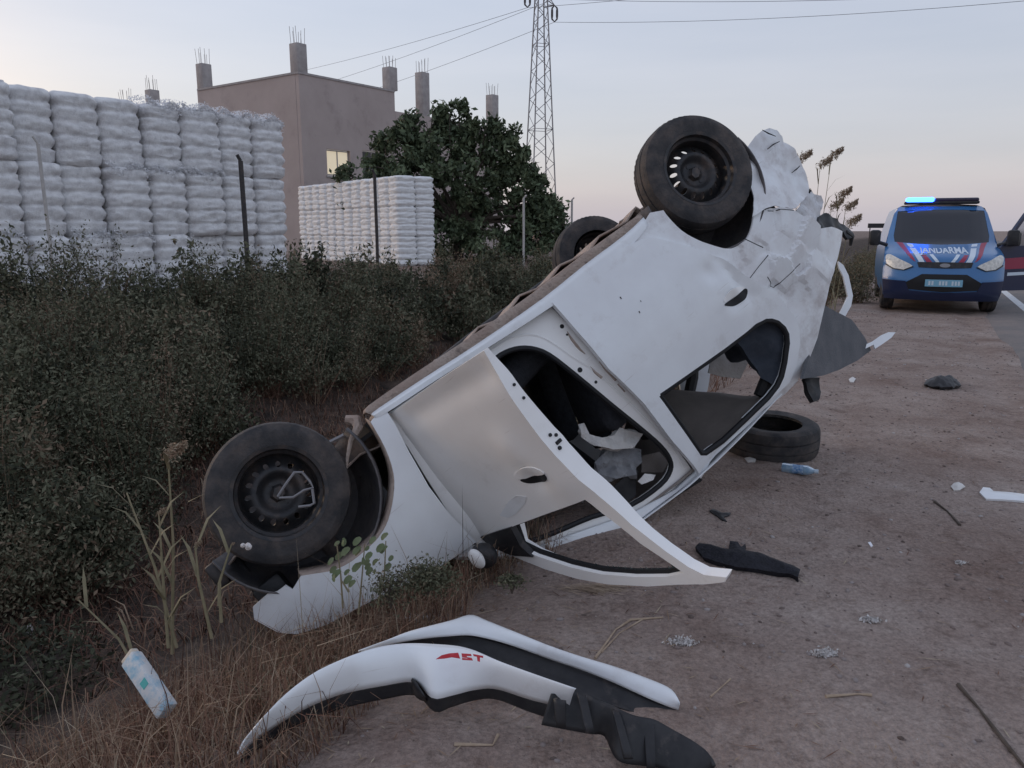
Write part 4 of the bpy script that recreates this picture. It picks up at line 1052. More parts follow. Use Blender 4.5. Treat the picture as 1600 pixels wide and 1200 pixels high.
# ------------------------------------------------------------------ torn-off front bumper lying on the ground
bumper = empty("torn_off_bumper", tuple(at_z(700, 1080, 0)), label="torn off white front bumper with black lower lip and a red badge", cat="bumper")
BO = np.array(bumper.location)
def zc(P, Z): return [tuple(at_z(x, y, z) - BO) for (x, y), z in zip(P, Z)]
def resample(P, n):
    P = [np.array(p, float) for p in P]; d = np.cumsum([0] + [np.linalg.norm(b - a) for a, b in zip(P[:-1], P[1:])]); t = np.linspace(0, d[-1], n)
    A = np.array(P); return [tuple(np.interp(q, d, A[:, k]) for k in range(A.shape[1])) for q in t]
def strip(name, top, bot, ztop, zbot, m, thick=.004, bulge=.02, n=70, rows=9, parent=bumper):
    T = resample(crom(top, 4), n); Bt = resample(crom(bot, 4), n)
    zt = np.interp(np.linspace(0, 1, n), *zip(*ztop)); zb = np.interp(np.linspace(0, 1, n), *zip(*zbot))
    T = np.array(zc(T, zt)); Bt = np.array(zc(Bt, zb)); R_ = []
    for j in range(rows):
        t = j / (rows - 1); P = T * (1 - t) + Bt * t; b = bulge * math.sin(math.pi * t)
        P[:, 2] += b * .8; P[:, 1] -= b * .4; R_.append([tuple(p) for p in P])
    return solid_strip(name, R_, m, parent, thick)
main_top = [(372, 1180), (390, 1147), (435, 1095), (485, 1055), (535, 1030), (585, 1013), (630, 1006), (680, 1007), (730, 1013), (785, 1035), (860, 1062), (900, 1076)]
main_bot = [(376, 1184), (392, 1162), (435, 1131), (485, 1103), (535, 1084), (600, 1071), (648, 1066), (676, 1091), (705, 1087), (740, 1078), (775, 1076), (830, 1093), (889, 1107)]
strip("bumper_skin", main_top, main_bot, [(0, .02), (.15, .12), (.4, .21), (1, .19)], [(0, .0), (.15, .05), (.4, .10), (1, .10)], PAINT, bulge=.025)
lip_bot = [(379, 1192), (396, 1178), (437, 1150), (487, 1124), (537, 1106), (600, 1092), (650, 1086), (680, 1112), (705, 1104), (740, 1094), (775, 1092), (828, 1112), (884, 1130)]
strip("lower_lip", main_bot, lip_bot, [(0, .0), (.15, .045), (.4, .093), (1, .093)], [(0, -.02), (.15, .0), (.4, .045), (1, .05)], BLACKP, bulge=.004)
up_top = [(560, 1018), (600, 1003), (640, 987), (705, 970), (735, 961), (760, 970), (810, 990), (860, 1010), (910, 1027), (960, 1042), (1010, 1060), (1048, 1077), (1062, 1098)]
up_bot = [(566, 1021), (608, 1007), (660, 998), (705, 994), (735, 993), (770, 1000), (810, 1012), (860, 1030), (910, 1047), (960, 1067), (1010, 1090), (1044, 1104), (1060, 1109)]
strip("upper_crossbar", up_top, up_bot, [(0, .18), (.3, .17), (.6, .12), (1, .03)], [(0, .17), (.3, .14), (.6, .085), (1, .0)], PAINT, bulge=.012)
gr_bot = [(572, 1022), (620, 1014), (670, 1012), (705, 1013), (735, 1018), (775, 1032), (815, 1046), (860, 1062), (905, 1082), (955, 1102), (1000, 1116), (1036, 1122), (1052, 1120)]
strip("grille_insert", up_bot, gr_bot, [(0, .16), (.3, .13), (.6, .075), (1, -.005)], [(0, .12), (.3, .09), (.6, .04), (1, -.02)], BLACKP, bulge=-.01)
def bar_px(name, pts, r_, m, parent=bumper):
    q = MB(); q.tube([tuple(at_z(x, y, z) - BO) for x, y, z in pts], r_, 7); return q.build(name, m, parent)
ab_top = [(862, 1084), (905, 1080), (930, 1092), (960, 1104), (990, 1118), (1020, 1124), (1050, 1140), (1085, 1160), (1108, 1178), (1116, 1196)]
ab_bot = [(846, 1132), (885, 1140), (920, 1146), (946, 1150), (965, 1188), (1000, 1196), (1030, 1200), (1060, 1210), (1090, 1214), (1112, 1212)]
strip("foam_carrier", ab_top, ab_bot, [(0, .15), (.5, .12), (1, .04)], [(0, .07), (.5, .03), (1, -.01)], BLACKP, .01, bulge=.006)
for (x0, y0, x1, y1, z) in ((902, 1082, 925, 1146, .14), (955, 1106, 985, 1185, .11), (1008, 1122, 1020, 1200, .09), (870, 1090, 880, 1135, .15)):
    o = strip("clip_tab", [(x0, y0), ((x0 + x1) / 2 - 6, y0 + 2), (x0 + 14, y0 + 5)], [(x1 - 10, y1), (x1 - 2, y1), (x1 + 4, y1)], [(0, z + .012), (1, z + .012)], [(0, z - .06), (1, z - .06)], BLACKP, .014, bulge=.006, n=8, rows=6)
# tear in the skin
strip("torn_notch", [(644, 1060), (650, 1066), (662, 1086)], [(640, 1070), (652, 1090), (668, 1096)], [(0, .12), (1, .11)], [(0, .07), (1, .06)], BLACKP, .004, .0, 8, 4)
# red badge: swoosh and letters following the skin
def bsurf(px, py, z=.178): return tuple(at_z(px, py, z) - BO)
def decal(name, pts, z0, m=REDST):
    V = [bsurf(x, y, z0(x, y)) for x, y in pts]; q = MB(); q.add(V, [tuple(range(len(V)))]); o = q.build(name, m, bumper, False)
    md = o.modifiers.new("thickness", 'SOLIDIFY'); md.thickness = .002; md.offset = 0; return o
zf = lambda x, y: .212 - (y - 1018) * .0012 + .018
decal("red_badge", [(681, 1030), (690, 1024), (702, 1021), (716, 1020), (719, 1029), (706, 1027), (694, 1029)], zf)
decal("badge_letter", [(721, 1021), (736, 1022), (737, 1025), (729, 1025), (730, 1027), (737, 1028), (739, 1032), (722, 1031), (722, 1028), (731, 1029), (730, 1028), (722, 1027)], zf)
decal("badge_letter", [(739, 1022), (755, 1025), (755, 1028), (750, 1027), (750, 1034), (746, 1033), (745, 1026), (740, 1025)], zf)

# ------------------------------------------------------------------ police van
VB = mat("blue_van_paint", (.04, .15, .35), .3, (.048, .165, .38), 2, coat=.5)
VDK = mat("dark_blue_van_paint", (.012, .02, .06), .35, coat=.4)
VGL = mat("van_glass", (.012, .014, .022), .06, spec=.6)
VLAMP = mat("headlamp_lens", (.75, .72, .66), .15, (.5, .48, .45), 20, spec=.6)
VWH = mat("white_vinyl", (.62, .70, .78), .4); VRD = mat("red_vinyl", (.32, .04, .08), .4)
PLATE = mat("blue_plate", (.22, .45, .60), .5); PLTX = mat("plate_letters", (.62, .72, .8), .5)
LBLUE = mat("blue_beacon", (.05, .2, .9), .3, emit=(.03, .13, 1.0), estr=9)
LDARK = mat("dark_beacon", (.03, .02, .05), .2, spec=.6)
vp = at_z(1469, 491, 0.0)
van = empty("police_van", (vp[0], vp[1], gz(vp[0], vp[1])), label="blue police van with a lit blue light bar, parked facing the wreck", cat="van")
dirv = -np.array([vp[0], vp[1]]); vyaw = math.atan2(dirv[1], dirv[0]) + math.pi / 2 + R(6)      # local -y faces the camera
van.rotation_euler = (0, 0, vyaw)
vz = np.array([.22, .40, .60, .80, .98, 1.12, 1.24, 1.5, 1.8, 1.95, 2.0])
vhw = np.array([.93, .97, .99, .995, .99, .975, .955, .90, .83, .78, .66])
def vhalf(z): return float(np.interp(z, vz, vhw))
def vfront(x, z):
    y = np.interp(z, [.2, .35, .62, .80, .98, 1.05, 1.20, 1.27, 1.88, 1.97, 2.02], [.12, .02, .0, .06, .12, .22, .80, .98, 1.72, 1.95, 2.3])
    return float(y + .30 * (abs(x) / .99) ** 2.6 + .10 * (abs(x) / .99) ** 8)
def vmap(off=0.0): return lambda x, z: (x, vfront(x, z) - off, z)
def hwl(z0, z1, s, n=14, k=1.0): return [(s * vhalf(z) * k, z) for z in np.linspace(z0, z1, n)]
FR = (0, -1, 0)
def vpanel(name, outer, m, off, parent=van, thick=.02, step=.07, holes=()): return panel(name, outer, list(holes), vmap(off), m, parent, thick, step, FR)
front = hwl(.3, 1.97, 1) + hwl(.3, 1.97, -1)[::-1]
ws_o = [(-.80, 1.28), (-.4, 1.245), (0, 1.235), (.4, 1.245), (.80, 1.28), (.82, 1.4), (.76, 1.88), (.4, 1.90), (0, 1.905), (-.4, 1.90), (-.76, 1.88), (-.82, 1.4)]
vpanel("front_body", front, VB, 0, holes=[ws_o])
vpanel("windscreen", ws_o, VGL, -.01)
def vloft(name, y0, y1, m):
    rows = []
    for y in np.linspace(y0, y1, 6):
        zs_ = [.3, .45, .6, .8, .98, 1.12, 1.24, 1.5, 1.8, 1.93, 1.985, 2.0]
        row = [(-vhalf(z), max(y, vfront(vhalf(z), z) + .005), z) for z in zs_] + [(0, max(y, vfront(0, 1.99)), 2.03)] + [(vhalf(z), max(y, vfront(vhalf(z), z) + .005), z) for z in zs_[::-1]]
        rows.append(row)
    return mobj(name, *loft(rows), m, van, True, 40)
vloft("van_body", .3, 4.9, VB)
q = MB(); q.add([(-vhalf(z), 4.9, z) for z in (.3, .98, 1.5, 1.9)] + [(vhalf(z), 4.9, z) for z in (1.9, 1.5, .98, .3)], [tuple(range(8))]); q.build("rear_panel", VB, van, False)
q = MB(); q.box((0, 2.6, .3), (1.8, 4.4, .12)); q.build("chassis", VDK, van, False)
for s in (-1, 1):
    X = lambda pts: [(s * x, z) for x, z in pts]
    lamp = vpanel("headlamp", X([tuple(p) for p in crom([(.52, .86), (.66, .79), (.82, .81), (.93, .88), (.965, 1.02), (.9, 1.06), (.74, .98)], 3, True)]), VLAMP, .015, step=.05)
    vpanel("lamp_rim", X([(.50, .845), (.66, .775), (.84, .795), (.95, .86), (.97, .88), (.945, .885), (.82, .81), (.66, .79), (.52, .86)]), BLACKP, .017, lamp, .01, .05)
    vpanel("white_stripe", X([(.50, 1.245), (.60, 1.255), (.42, .935), (.33, .935)]), VWH, .006, thick=.004)
    vpanel("red_stripe", X([(.66, 1.265), (.77, 1.28), (.56, 1.0), (.50, .95), (.47, .94)]), VRD, .006, thick=.004)
    vpanel("white_stripe", X([(.19, 1.07), (.25, 1.07), (.15, .935), (.09, .935)]), VWH, .006, thick=.004)
    vpanel("red_stripe", X([(.31, 1.06), (.38, 1.06), (.30, .935), (.21, .935)]), VRD, .006, thick=.004)
    vpanel("fog_lamp", X([tuple(p) for p in circ(.72, .50, .05, 14)]), VLAMP, .012, thick=.01)
    # mirrors
    q = MB(); q.box((s * 1.16, 1.02, 1.36), (.20, .12, .30), bevel=.05); mm_ = q.build("wing_mirror", BLACKP, van)
    q = MB(); q.tube([(s * .93, 1.1, 1.22), (s * 1.12, 1.04, 1.28)], .035, 8); q.build("mirror_arm", BLACKP, van)
    # wheels
    for yy in (.95, 3.9):
        e = bpy.data.objects.new("wheel", None); COL.objects.link(e); e.parent = van; e.location = (s * .86, yy, .335); e.rotation_euler = (0, 0, R(90) * s)
        t_ = mobj("tyre", TV, TF, RUBBER, e, True, 30); t_.scale = (1.08, 1.15, 1.08)
        q = MB(); q.lathe([(0, -.06), (.06, -.06), (.15, -.03), (.2, -.08)], 28); q.build("rim", STEEL, e)
vpanel("grille_bar", [(-.45, .93), (-.42, .84), (0, .825), (.42, .84), (.45, .93), (0, .935)], BLACKP, .012)
vpanel("badge", [tuple(p) for p in circ(0, .878, .085, 20, .42)], GALV, .022, thick=.01, step=.04)
vpanel("lower_grille", [(-.56, .44), (-.62, .56), (-.36, .72), (.36, .72), (.62, .56), (.56, .44), (0, .40)], BLACKM, .016)
low = hwl(.24, .60, 1, 8) + [(.62, .585), (.55, .42), (0, .38), (-.55, .42), (-.62, .585)] + hwl(.24, .60, -1, 8)[::-1]
vpanel("bumper", low, VDK, .02, thick=.04)
pl = vpanel("number_plate", [(-.30, .50), (.30, .50), (.30, .625), (-.30, .625)], PLATE, .035, thick=.012)
for k, x in enumerate((-.23, -.18, -.06, -.01, .04, .14, .19, .24)):
    vpanel("plate_mark", [(x - .016, .525), (x + .016, .525), (x + .016, .60), (x - .016, .60)], PLTX, .038, pl, .002)
# JANDARMA lettering on the bonnet
def van_text(body, size, cx, cz, m, stretch=1.0):
    c = bpy.data.curves.new("lettering", 'FONT'); c.body = body; c.size = size; c.align_x = 'CENTER'; c.align_y = 'CENTER'; c.offset = .004; c.resolution_u = 3
    o = bpy.data.objects.new("lettering", c); COL.objects.link(o)
    dg = bpy.context.evaluated_depsgraph_get(); me = bpy.data.meshes.new_from_object(o.evaluated_get(dg)); bpy.data.objects.remove(o)
    for v in me.vertices:
        x = v.co.x * stretch; z = cz + v.co.y
        v.co = (cx + x, vfront(cx + x, z) - .012, z)
    me.materials.clear(); me.materials.append(m)
    o = bpy.data.objects.new("lettering", me); COL.objects.link(o); o.parent = van; return o
van_text("JANDARMA", .15, 0, 1.135, VWH, 1.0)
# light bar
q = MB(); q.box((.02, 2.1, 2.045), (1.32, .30, .06), bevel=.02); q.build("light_bar_base", BLACKP, van)
q = MB(); q.box((-.37, 2.05, 2.105), (.50, .30, .09), bevel=.03); q.build("lit_beacon", LBLUE, van)
q = MB(); q.box((.28, 2.1, 2.10), (.78, .28, .075), bevel=.03); q.build("unlit_beacon", LDARK, van)
# open driver's door
dd = bpy.data.objects.new("open_van_door", None); COL.objects.link(dd); dd.parent = van; dd.location = (.99, 1.05, 0); dd.rotation_euler = (0, 0, R(62))
do = [(0, .38), (1.02, .38), (1.05, .9), (1.05, 1.22), (.98, 1.75), (.80, 1.86), (.55, 1.82), (.22, 1.42), (.0, 1.18)]
dw = [(.14, 1.22), (.97, 1.22), (.92, 1.70), (.78, 1.79), (.58, 1.76), (.30, 1.42)]
# door hinge side faces the camera: swing it out to the driver's side
dmap2 = lambda o=0.0: (lambda s, z: (s * .75, s * .42 * 0 - o, z))
dd.rotation_euler = (0, 0, R(42)); dd.location = (.97, 1.0, 0)
panel("door_shell", do, [dw], lambda s, z: (s, 0, z), VDK, dd, .06, .12, FR)
panel("door_glass", dw, [], lambda s, z: (s, .02, z), mat("door_glass_clear", (.5, .52, .55), .05, trans=.9), dd, .006, .2, FR)
panel("red_stripe", [(.06, .78), (1.0, .80), (1.0, 1.02), (.06, .98)], [], lambda s, z: (s, -.006, z), VRD, dd, .004, .2, FR)
panel("white_stripe", [(.25, .66), (1.0, .68), (1.0, .735), (.25, .72)], [], lambda s, z: (s, -.006, z), VWH, dd, .004, .2, FR)
q = MB(); q.box((.25, -.08, 1.34), (.22, .1, .26), bevel=.04); q.build("door_mirror", BLACKP, dd)

# ------------------------------------------------------------------ debris on the ground
def gpt(px, py):
    P = at_z(px, py, 0.0)
    for _ in range(6): P = at_z(px, py, gz(P[0], P[1]))
    return P
# loose tyre without its rim
P = gpt(1209, 705); ty = empty("loose_tyre", (P[0], P[1] + .06, P[2] + .09), (R(3), R(-2), .4), "old tyre without a rim lying flat behind the wreck", "tyre")
o = mobj("tyre_carcass", TV, TF, RUBBER, ty, True, 30); o.rotation_euler = (R(90), 0, 0); o.scale = (1.0, 1.05, 1.0)
q = MB(); q.lathe([(.20, -.09), (.212, -.085), (.212, -.075), (.205, -.07)], 60, 'z'); q.build("worn_bead", mat("scuffed_rubber", (.16, .15, .15), .8, (.06, .06, .06), 30), ty); ty.children[-1].location = (0, 0, .17)
# crushed blue water bottle
BOT = mat("blue_pet", (.22, .40, .58), .15, (.45, .58, .70), 25, trans=.35, spec=.6); LBL = mat("bottle_label", (.05, .18, .42), .5, (.4, .5, .6), 60)
P = gpt(1247, 741); bt = empty("water_bottle", (P[0], P[1], P[2] + .032), (0, R(90), R(-24)), "crushed light blue plastic water bottle beside the loose tyre", "bottle")
pr = [(0, -.10), (.028, -.10), (.032, -.09), (.030, -.05), (.032, -.04), (.026, 0), (.031, .03), (.030, .055), (.02, .08), (.012, .095), (.012, .11)]
q = MB(); q.lathe(pr, 20, 'z'); b_ = q.build("bottle_body", BOT, bt)
q = MB(); q.lathe([(.0315, -.038), (.0285, 0), (.0315, .028)], 20, 'z'); q.build("label", LBL, bt)
q = MB(); q.lathe([(.0135, .095), (.0135, .118), (0, .118)], 14, 'z'); q.build("cap", mat("bottle_cap", (.5, .6, .7), .4), bt)
# helper: thing lying on the ground from an outline in the picture
def lying(name, px_pts, m, label, cat, h=.02, bulge=0.0, seed=1, group=None, rough=.3, parent=None):
    c = np.mean([gpt(*p) for p in px_pts], 0); Q = [gpt(*p) - c for p in px_pts]
    Q2 = [(p[0], p[1]) for p in Q]
    ext = max(max(abs(p[0]) for p in Q2), max(abs(p[1]) for p in Q2), .02)
    def mm(x, y):
        d = min(seg_d(x, y, Q2[i], Q2[(i + 1) % len(Q2)]) for i in range(len(Q2)))
        return (x, y, gz(x + c[0], y + c[1]) - c[2] + h + bulge * min(1, d / (ext * .35)) + rough * h * float(fbm(np.array(x * 40 + seed), np.array(y * 40), 2)))
    o = panel(name, Q2, [], mm, m, None, h, max(.008, ext / 14), (0, 0, 1), sharp=50); o.location = tuple(c)
    if label: tag(o, label, cat, group)
    return o
bp = lying("wiper_cowl_piece", [(1086, 862), (1092, 856), (1110, 858), (1138, 866), (1140, 853), (1152, 854), (1158, 862), (1164, 857), (1164, 868), (1190, 872), (1218, 884), (1236, 890), (1250, 898), (1246, 910), (1232, 904), (1210, 902), (1180, 897), (1150, 894), (1120, 886), (1098, 878)], mat("soft_black", (.008, .008, .012), .7, (.018, .018, .026), 30, bump=.6, bscale=80), "long black torn plastic part lying beside the open door", "plastic part", .025, .03, 2)
lying("black_rag", [(1443, 605), (1448, 597), (1460, 600), (1472, 596), (1484, 594), (1494, 598), (1502, 606), (1490, 610), (1470, 610), (1455, 608)], BLACKP, "crumpled black rag lying on the dirt before the van", "rag", .03, .07, 3, rough=1.5)
lying("white_strip", [(1530, 772), (1536, 764), (1546, 765), (1552, 770), (1600, 775), (1660, 781), (1660, 790), (1600, 786), (1556, 783), (1540, 782)], PAINT, "bent white plastic strip lying on dirt at the road side", "plastic strip", .012, .015, 4)
lying("plastic_scrap", [(1485, 762), (1492, 756), (1502, 757), (1508, 763), (1500, 768), (1490, 768)], WHITECLOTH, "small white plastic scrap next to the bent white strip", "scrap", .01, .012, 5, rough=1)
lying("paper_scrap", [(1163, 717), (1172, 714), (1182, 717), (1180, 723), (1168, 723)], WHITECLOTH, "pale paper scrap in front of the loose tyre", "scrap", .006, .008, 6, rough=1)
lying("broken_lamp_piece", [(1326, 594), (1332, 590), (1337, 593), (1334, 598), (1328, 598)], WHITECLOTH, "small white lump on the dirt below the trunk lid", "scrap", .01, .015, 7)
lying("dark_twigs", [(1108, 800), (1114, 796), (1128, 803), (1142, 803), (1140, 807), (1130, 810), (1136, 816), (1128, 814)], BLACKP, "small dark broken bracket on the dirt under the rear door", "scrap", .008, .01, 8, rough=1)
g_ = lying("glass_sliver", [(1356, 848), (1360, 847), (1364, 853), (1361, 855)], mat("shiny_sliver", (.8, .8, .85), .1), "bright sliver of glass glinting alone on open dirt", "glass sliver", .002, 0, 9)
STRAW = mat("straw", (.34, .25, .18), .9, (.45, .35, .26), 20)
def stick(pts, r_, m, label, cat="stick", group=None, name="dry_stick"):
    q = MB(); L_ = [gpt(x, y) + np.array([0, 0, r_ * .7]) for x, y in pts]; c = L_[0]
    q.tube([tuple(p - c) for p in L_], [r_ * (.7 + .3 * math.sin(3 * k + 1)) for k in range(len(L_))], 6); o = q.build(name, m); o.location = tuple(c); return tag(o, label, cat, group)
stick([(1497, 1072), (1530, 1110), (1560, 1150), (1600, 1200), (1640, 1250)], .008, BARK, "long thin brown stick lying across open dirt")
stick([(1110, 1090), (1128, 1074), (1141, 1062)], .004, STRAW, "short pale straw stalk beside the bumper's white crossbar")
stick([(930, 1030), (962, 985), (985, 970), (1036, 966)], .006, STRAW, "bent dry straw stalk leaning above the white crossbar")
stick([(940, 1020), (968, 990), (1005, 968)], .004, STRAW, "thin straw stalk crossing another behind the bumper")
stick([(1290, 1090), (1340, 1086), (1362, 1088)], .006, STRAW, "flat pinkish straw piece alone on bare dirt")
stick([(1460, 785), (1480, 800), (1500, 822)], .008, BARK, "dark twig lying near the white plastic strip")
stick([(710, 1165), (770, 1166), (778, 1150)], .006, STRAW, "bent straw piece inside the hollow of the bumper")
COTTON = mat("cotton_fluff", (.62, .57, .55), .98, (.85, .82, .80), 60, bump=.9, bscale=90)
for (x, y, s, lab) in ((1290, 1022, 16, "dirty cotton tuft lying alone on open dirt"), (1360, 970, 12, "small pale cotton tuft on open dirt"), (1065, 1005, 18, "flattened cotton tuft beside the bumper crossbar"), (655, 970, 18, "white cotton clump in the dry grass above the bumper"), (1500, 880, 7, "tiny white cotton fleck on dirt near the road side")):
    c = gpt(x, y); n = 420; r_ = np.random.default_rng(int(x)); sc = s * 2.6 / FOC
    P = r_.normal(0, 1, (n, 3)) * np.array([sc * .6, sc * .35, sc * .16]); P[:, 2] = np.abs(P[:, 2]) + .002
    V, F = leaf_quads(P, r_.uniform(.003, .009, n), r_, .5, 0); o = npmesh("cotton_tuft", V, F, COTTON); o.location = tuple(c); tag(o, lab, "cotton tuft")
r_ = np.random.default_rng(77); n = 260; c = gpt(935, 922)
P = np.stack([r_.normal(0, .07, n), r_.normal(0, .022, n), np.abs(r_.normal(0, .006, n)) + .004], -1); an = r_.normal(-.25, .4, n); ln = r_.uniform(.012, .05, n)[:, None]
dv = np.stack([np.cos(an), np.sin(an), r_.normal(0, .08, n)], -1); sv = np.stack([-np.sin(an), np.cos(an), np.zeros(n)], -1) * .0016
V = np.stack([P - dv * ln, P + sv, P + dv * ln, P - sv], 1).reshape(-1, 3)
o = npmesh("flattened_straw", V, np.arange(4 * n).reshape(n, 4), STRAW); o.location = tuple(c); tag(o, "pale flattened straw tuft below the open door frame", "straw")
# carton standing in the dry grass
CART = mat("printed_carton", (.62, .62, .62), .6, (.28, .46, .58), 26, lo=.45, hi=.66); TEAL = mat("teal_print", (.10, .42, .40), .6)
c0, c1 = at_depth(262, 1112, 2.5), at_depth(205, 1028, 2.62)
up = Vector(c1 - c0); hgt = up.length; up.normalize()
ct = empty("drink_carton", tuple(c0), label="crushed white and blue drink carton stuck in the dry grass", cat="carton")
rt = up.cross(Vector((0, -1, .2))).normalized(); fw = up.cross(rt)
ct.matrix_world = Matrix(((rt.x, fw.x, up.x, c0[0]), (rt.y, fw.y, up.y, c0[1]), (rt.z, fw.z, up.z, c0[2]), (0, 0, 0, 1)))
q = MB(); q.box((0, 0, hgt * .5), (.062, .045, hgt), bevel=.006); q.build("carton_body", CART, ct)
q = MB(); q.box((0, 0, hgt + .006), (.058, .03, .02), bevel=.005); q.build("carton_top", mat("carton_top", (.6, .5, .38), .6, (.7, .65, .6), 40), ct)
for sgn in (-1, 1):
    q = MB(); q.box((.004, sgn * .0232, hgt * .50), (.026, .002, .028)); q.build("teal_mark", TEAL, ct, False)

# ------------------------------------------------------------------ vegetation
VEG = mat("scrub_leaf", (.05, .06, .04), .8, spec=.2, attr_cols=((.036, .039, .028), (.088, .094, .060), (.155, .152, .100), (.225, .160, .112)))
DRY = mat("dry_grass", (.2, .12, .09), .95, spec=.1, attr_cols=((.085, .045, .035), (.19, .105, .075), (.30, .215, .15), (.42, .35, .26)))
REED = mat("reed_stem", (.2, .2, .1), .85, attr_cols=((.16, .15, .08), (.28, .25, .15), (.42, .36, .27)))
vr = np.random.default_rng(99)
def xy_of(a, b): return a * RA[0] + b * RB[0], a * RA[1] + b * RB[1]
def shrub_points(a, b, h, rad, n, r):
    """leaf points of one shrub: many arching sprays"""
    x, y = xy_of(a, b); z = gz(x, y); k = max(6, n // 40)
    az = r.uniform(0, 2 * np.pi, k); el = r.uniform(.15, 1.0, k); ln = r.uniform(.55, 1.1, k)
    tip = np.stack([np.cos(az) * rad * (1.1 - el * .8) * ln, np.sin(az) * rad * (1.1 - el * .8) * ln, h * (.3 + .7 * el) * ln], -1)
    i = r.integers(0, k, n); t = r.uniform(.15, 1, n)[:, None] ** .6
    P = tip[i] * np.concatenate([t ** 1.2, t ** 1.2, t ** .75], 1) + r.normal(0, .05, (n, 3))
    P[:, 2] -= .12 * (t[:, 0] ** 3) * (1 - el[i])
    return P + np.array([x, y, z]), tip + np.array([x, y, z])
def visible_ok(x, y):
    return y > 2 and abs(x / max(y, .1)) < .95
PP = []; TT = []; SS = []
stems = []
n_sh = 0
for _ in range(1800):
    a = vr.uniform(-5, 30) if _ % 3 else vr.uniform(0, 14); b = vr.uniform(4.6, 11.0)
    x, y = xy_of(a, b)
    if not visible_ok(x, y): continue
    if a > 19 and b < 7.5: continue
    if b < np.interp(a, [3.5, 4.6, 6, 12], [5.0, 6.0, 7.2, 7.6]): continue
    if fbm(np.array(a * .35 + 3), np.array(b * .35), 2) < -.2: continue
    n_sh += 1
    if n_sh > 300: break
    hh = vr.uniform(.85, 1.65) * (1.0 if b > 6.2 else .75) * np.interp(a - b * .5, [-2, 3], [1.15, 1.0]) * np.interp(a, [8, 14, 24], [1, .95, .8]); d = math.hypot(x, y)
    n = int(4200 if d < 9 else 2800 if d < 13 else 1700)
    P, tips = shrub_points(a, b, hh, vr.uniform(.5, .85), n, vr)
    base = np.clip(vr.normal(.40, .16), .05, .75); base = base + (.35 if vr.random() < .15 else 0)
    PP.append(P); TT.append(np.clip(vr.normal(base, .18, n), 0, 1)); SS.append(vr.uniform(.008, .030, n) * vr.choice([.65, .8, 1.0, 1.25]) * (1 if d < 9 else 1.35 if d < 13 else 1.9))
    stems.append((x, y, tips))
for _ in range(34):                                        # dry brown brush along the verge behind the wreck
    a = vr.uniform(15.5, 42); b = vr.uniform(1.25, 2.6); x, y = xy_of(a, b)
    P, tips = shrub_points(a, b, vr.uniform(.55, 1.1) - gz(x, y) * .8, vr.uniform(.4, .7), 1900, vr); n = 1900
    PP.append(P); TT.append(np.clip(vr.normal(.72, .16, n), 0, 1)); SS.append(vr.uniform(.010, .025, n) * 1.3); stems.append((x, y, tips))
P = np.concatenate(PP); V, F = leaf_quads(P, np.concatenate(SS), vr, .42, .6)
scrub = npmesh("ditch_scrub", V, F, VEG, np.repeat(np.concatenate(TT), 4)); tag(scrub, kind="stuff")
# twigs of the scrub
B0 = []; B1 = []
for x, y, tips in stems:
    z = gz(x, y); k = min(len(tips), 40)
    B0.append(np.tile([x, y, z], (k, 1)) + vr.normal(0, .08, (k, 3)) * [1, 1, 0]); B1.append(tips[:k])
B0 = np.concatenate(B0); B1 = np.concatenate(B1); sdv = np.cross(B1 - B0, [0, 1, .2]); sdv /= np.linalg.norm(sdv, axis=1)[:, None] + 1e-9
V = np.stack([B0 - sdv * .006, B0 + sdv * .006, B1], 1).reshape(-1, 3)
tw = npmesh("scrub_twigs", V, np.arange(len(V)).reshape(-1, 3), DRY, np.repeat(vr.uniform(.1, .75, len(B0)), 3)); tag(tw, kind="stuff")
# low weeds on the ditch floor and near bank
def scatter(n, a0, a1, b0, b1, keep=None):
    a = vr.uniform(a0, a1, n); b = vr.uniform(b0, b1, n)
    if keep is not None: m = keep(a, b); a, b = a[m], b[m]
    x, y = xy_of(a, b); return np.stack([x, y, G(x, y)], -1), a, b
def weeds(n, a0, a1, b0, b1, hmax, name, base=.25, keep=None, sz=(.012, .03)):
    C, a, b = scatter(n, a0, a1, b0, b1, keep); k = 26
    P = np.repeat(C, k, 0); h = np.repeat(vr.uniform(.25, 1, len(C)) * hmax, k)
    P = P + np.stack([vr.normal(0, .09, len(P)), vr.normal(0, .09, len(P)), vr.random(len(P)) * h], -1)
    V, F = leaf_quads(P, vr.uniform(*sz, len(P)), vr, .45, .2)
    t = np.clip(np.repeat(vr.normal(base, .1, len(C)), k) + vr.normal(0, .1, len(P)), 0, 1)
    o = npmesh(name, V, F, VEG, np.repeat(t, 4)); tag(o, kind="stuff"); return o
weeds(5200, -1, 12, 2.9, 6.8, .34, "ditch_weeds", .22, lambda a, b: (fbm(a * .6, b * .6 + 9, 3) > .0) & ~((a < 3.0) & (b < 4.1)) & ~((a < 4.2) & (b < 3.0)))
def grass(n, a0, a1, b0, b1, h0, h1, w, name, keep=None, tint=(.35, .2), lean=(.1, 1.0), m=DRY):
    C, a, b = scatter(n, a0, a1, b0, b1, keep)
    h = vr.uniform(h0, h1, len(C)) * (.5 + vr.random(len(C)) ** 2)
    V, F = blades(C, h, vr.uniform(*lean, len(C)), vr.uniform(.5, 1.2, len(C)) * w, vr)
    o = npmesh(name, V, F, m, np.repeat(np.clip(vr.normal(*tint, len(C)), 0, 1), 5)); tag(o, kind="stuff"); return o
clump = lambda s, th: (lambda a, b: fbm(a * s + 4, b * s + 1, 3) > th)
grass(15000, .4, 3.3, 1.45, 2.75, .08, .26, .0022, "dry_ditch_grass", lambda a, b: (fbm(a * 2.0, b * 2.0, 3) + .30 - abs(b - 2.0) * .40 > 0.02), (.42, .24))
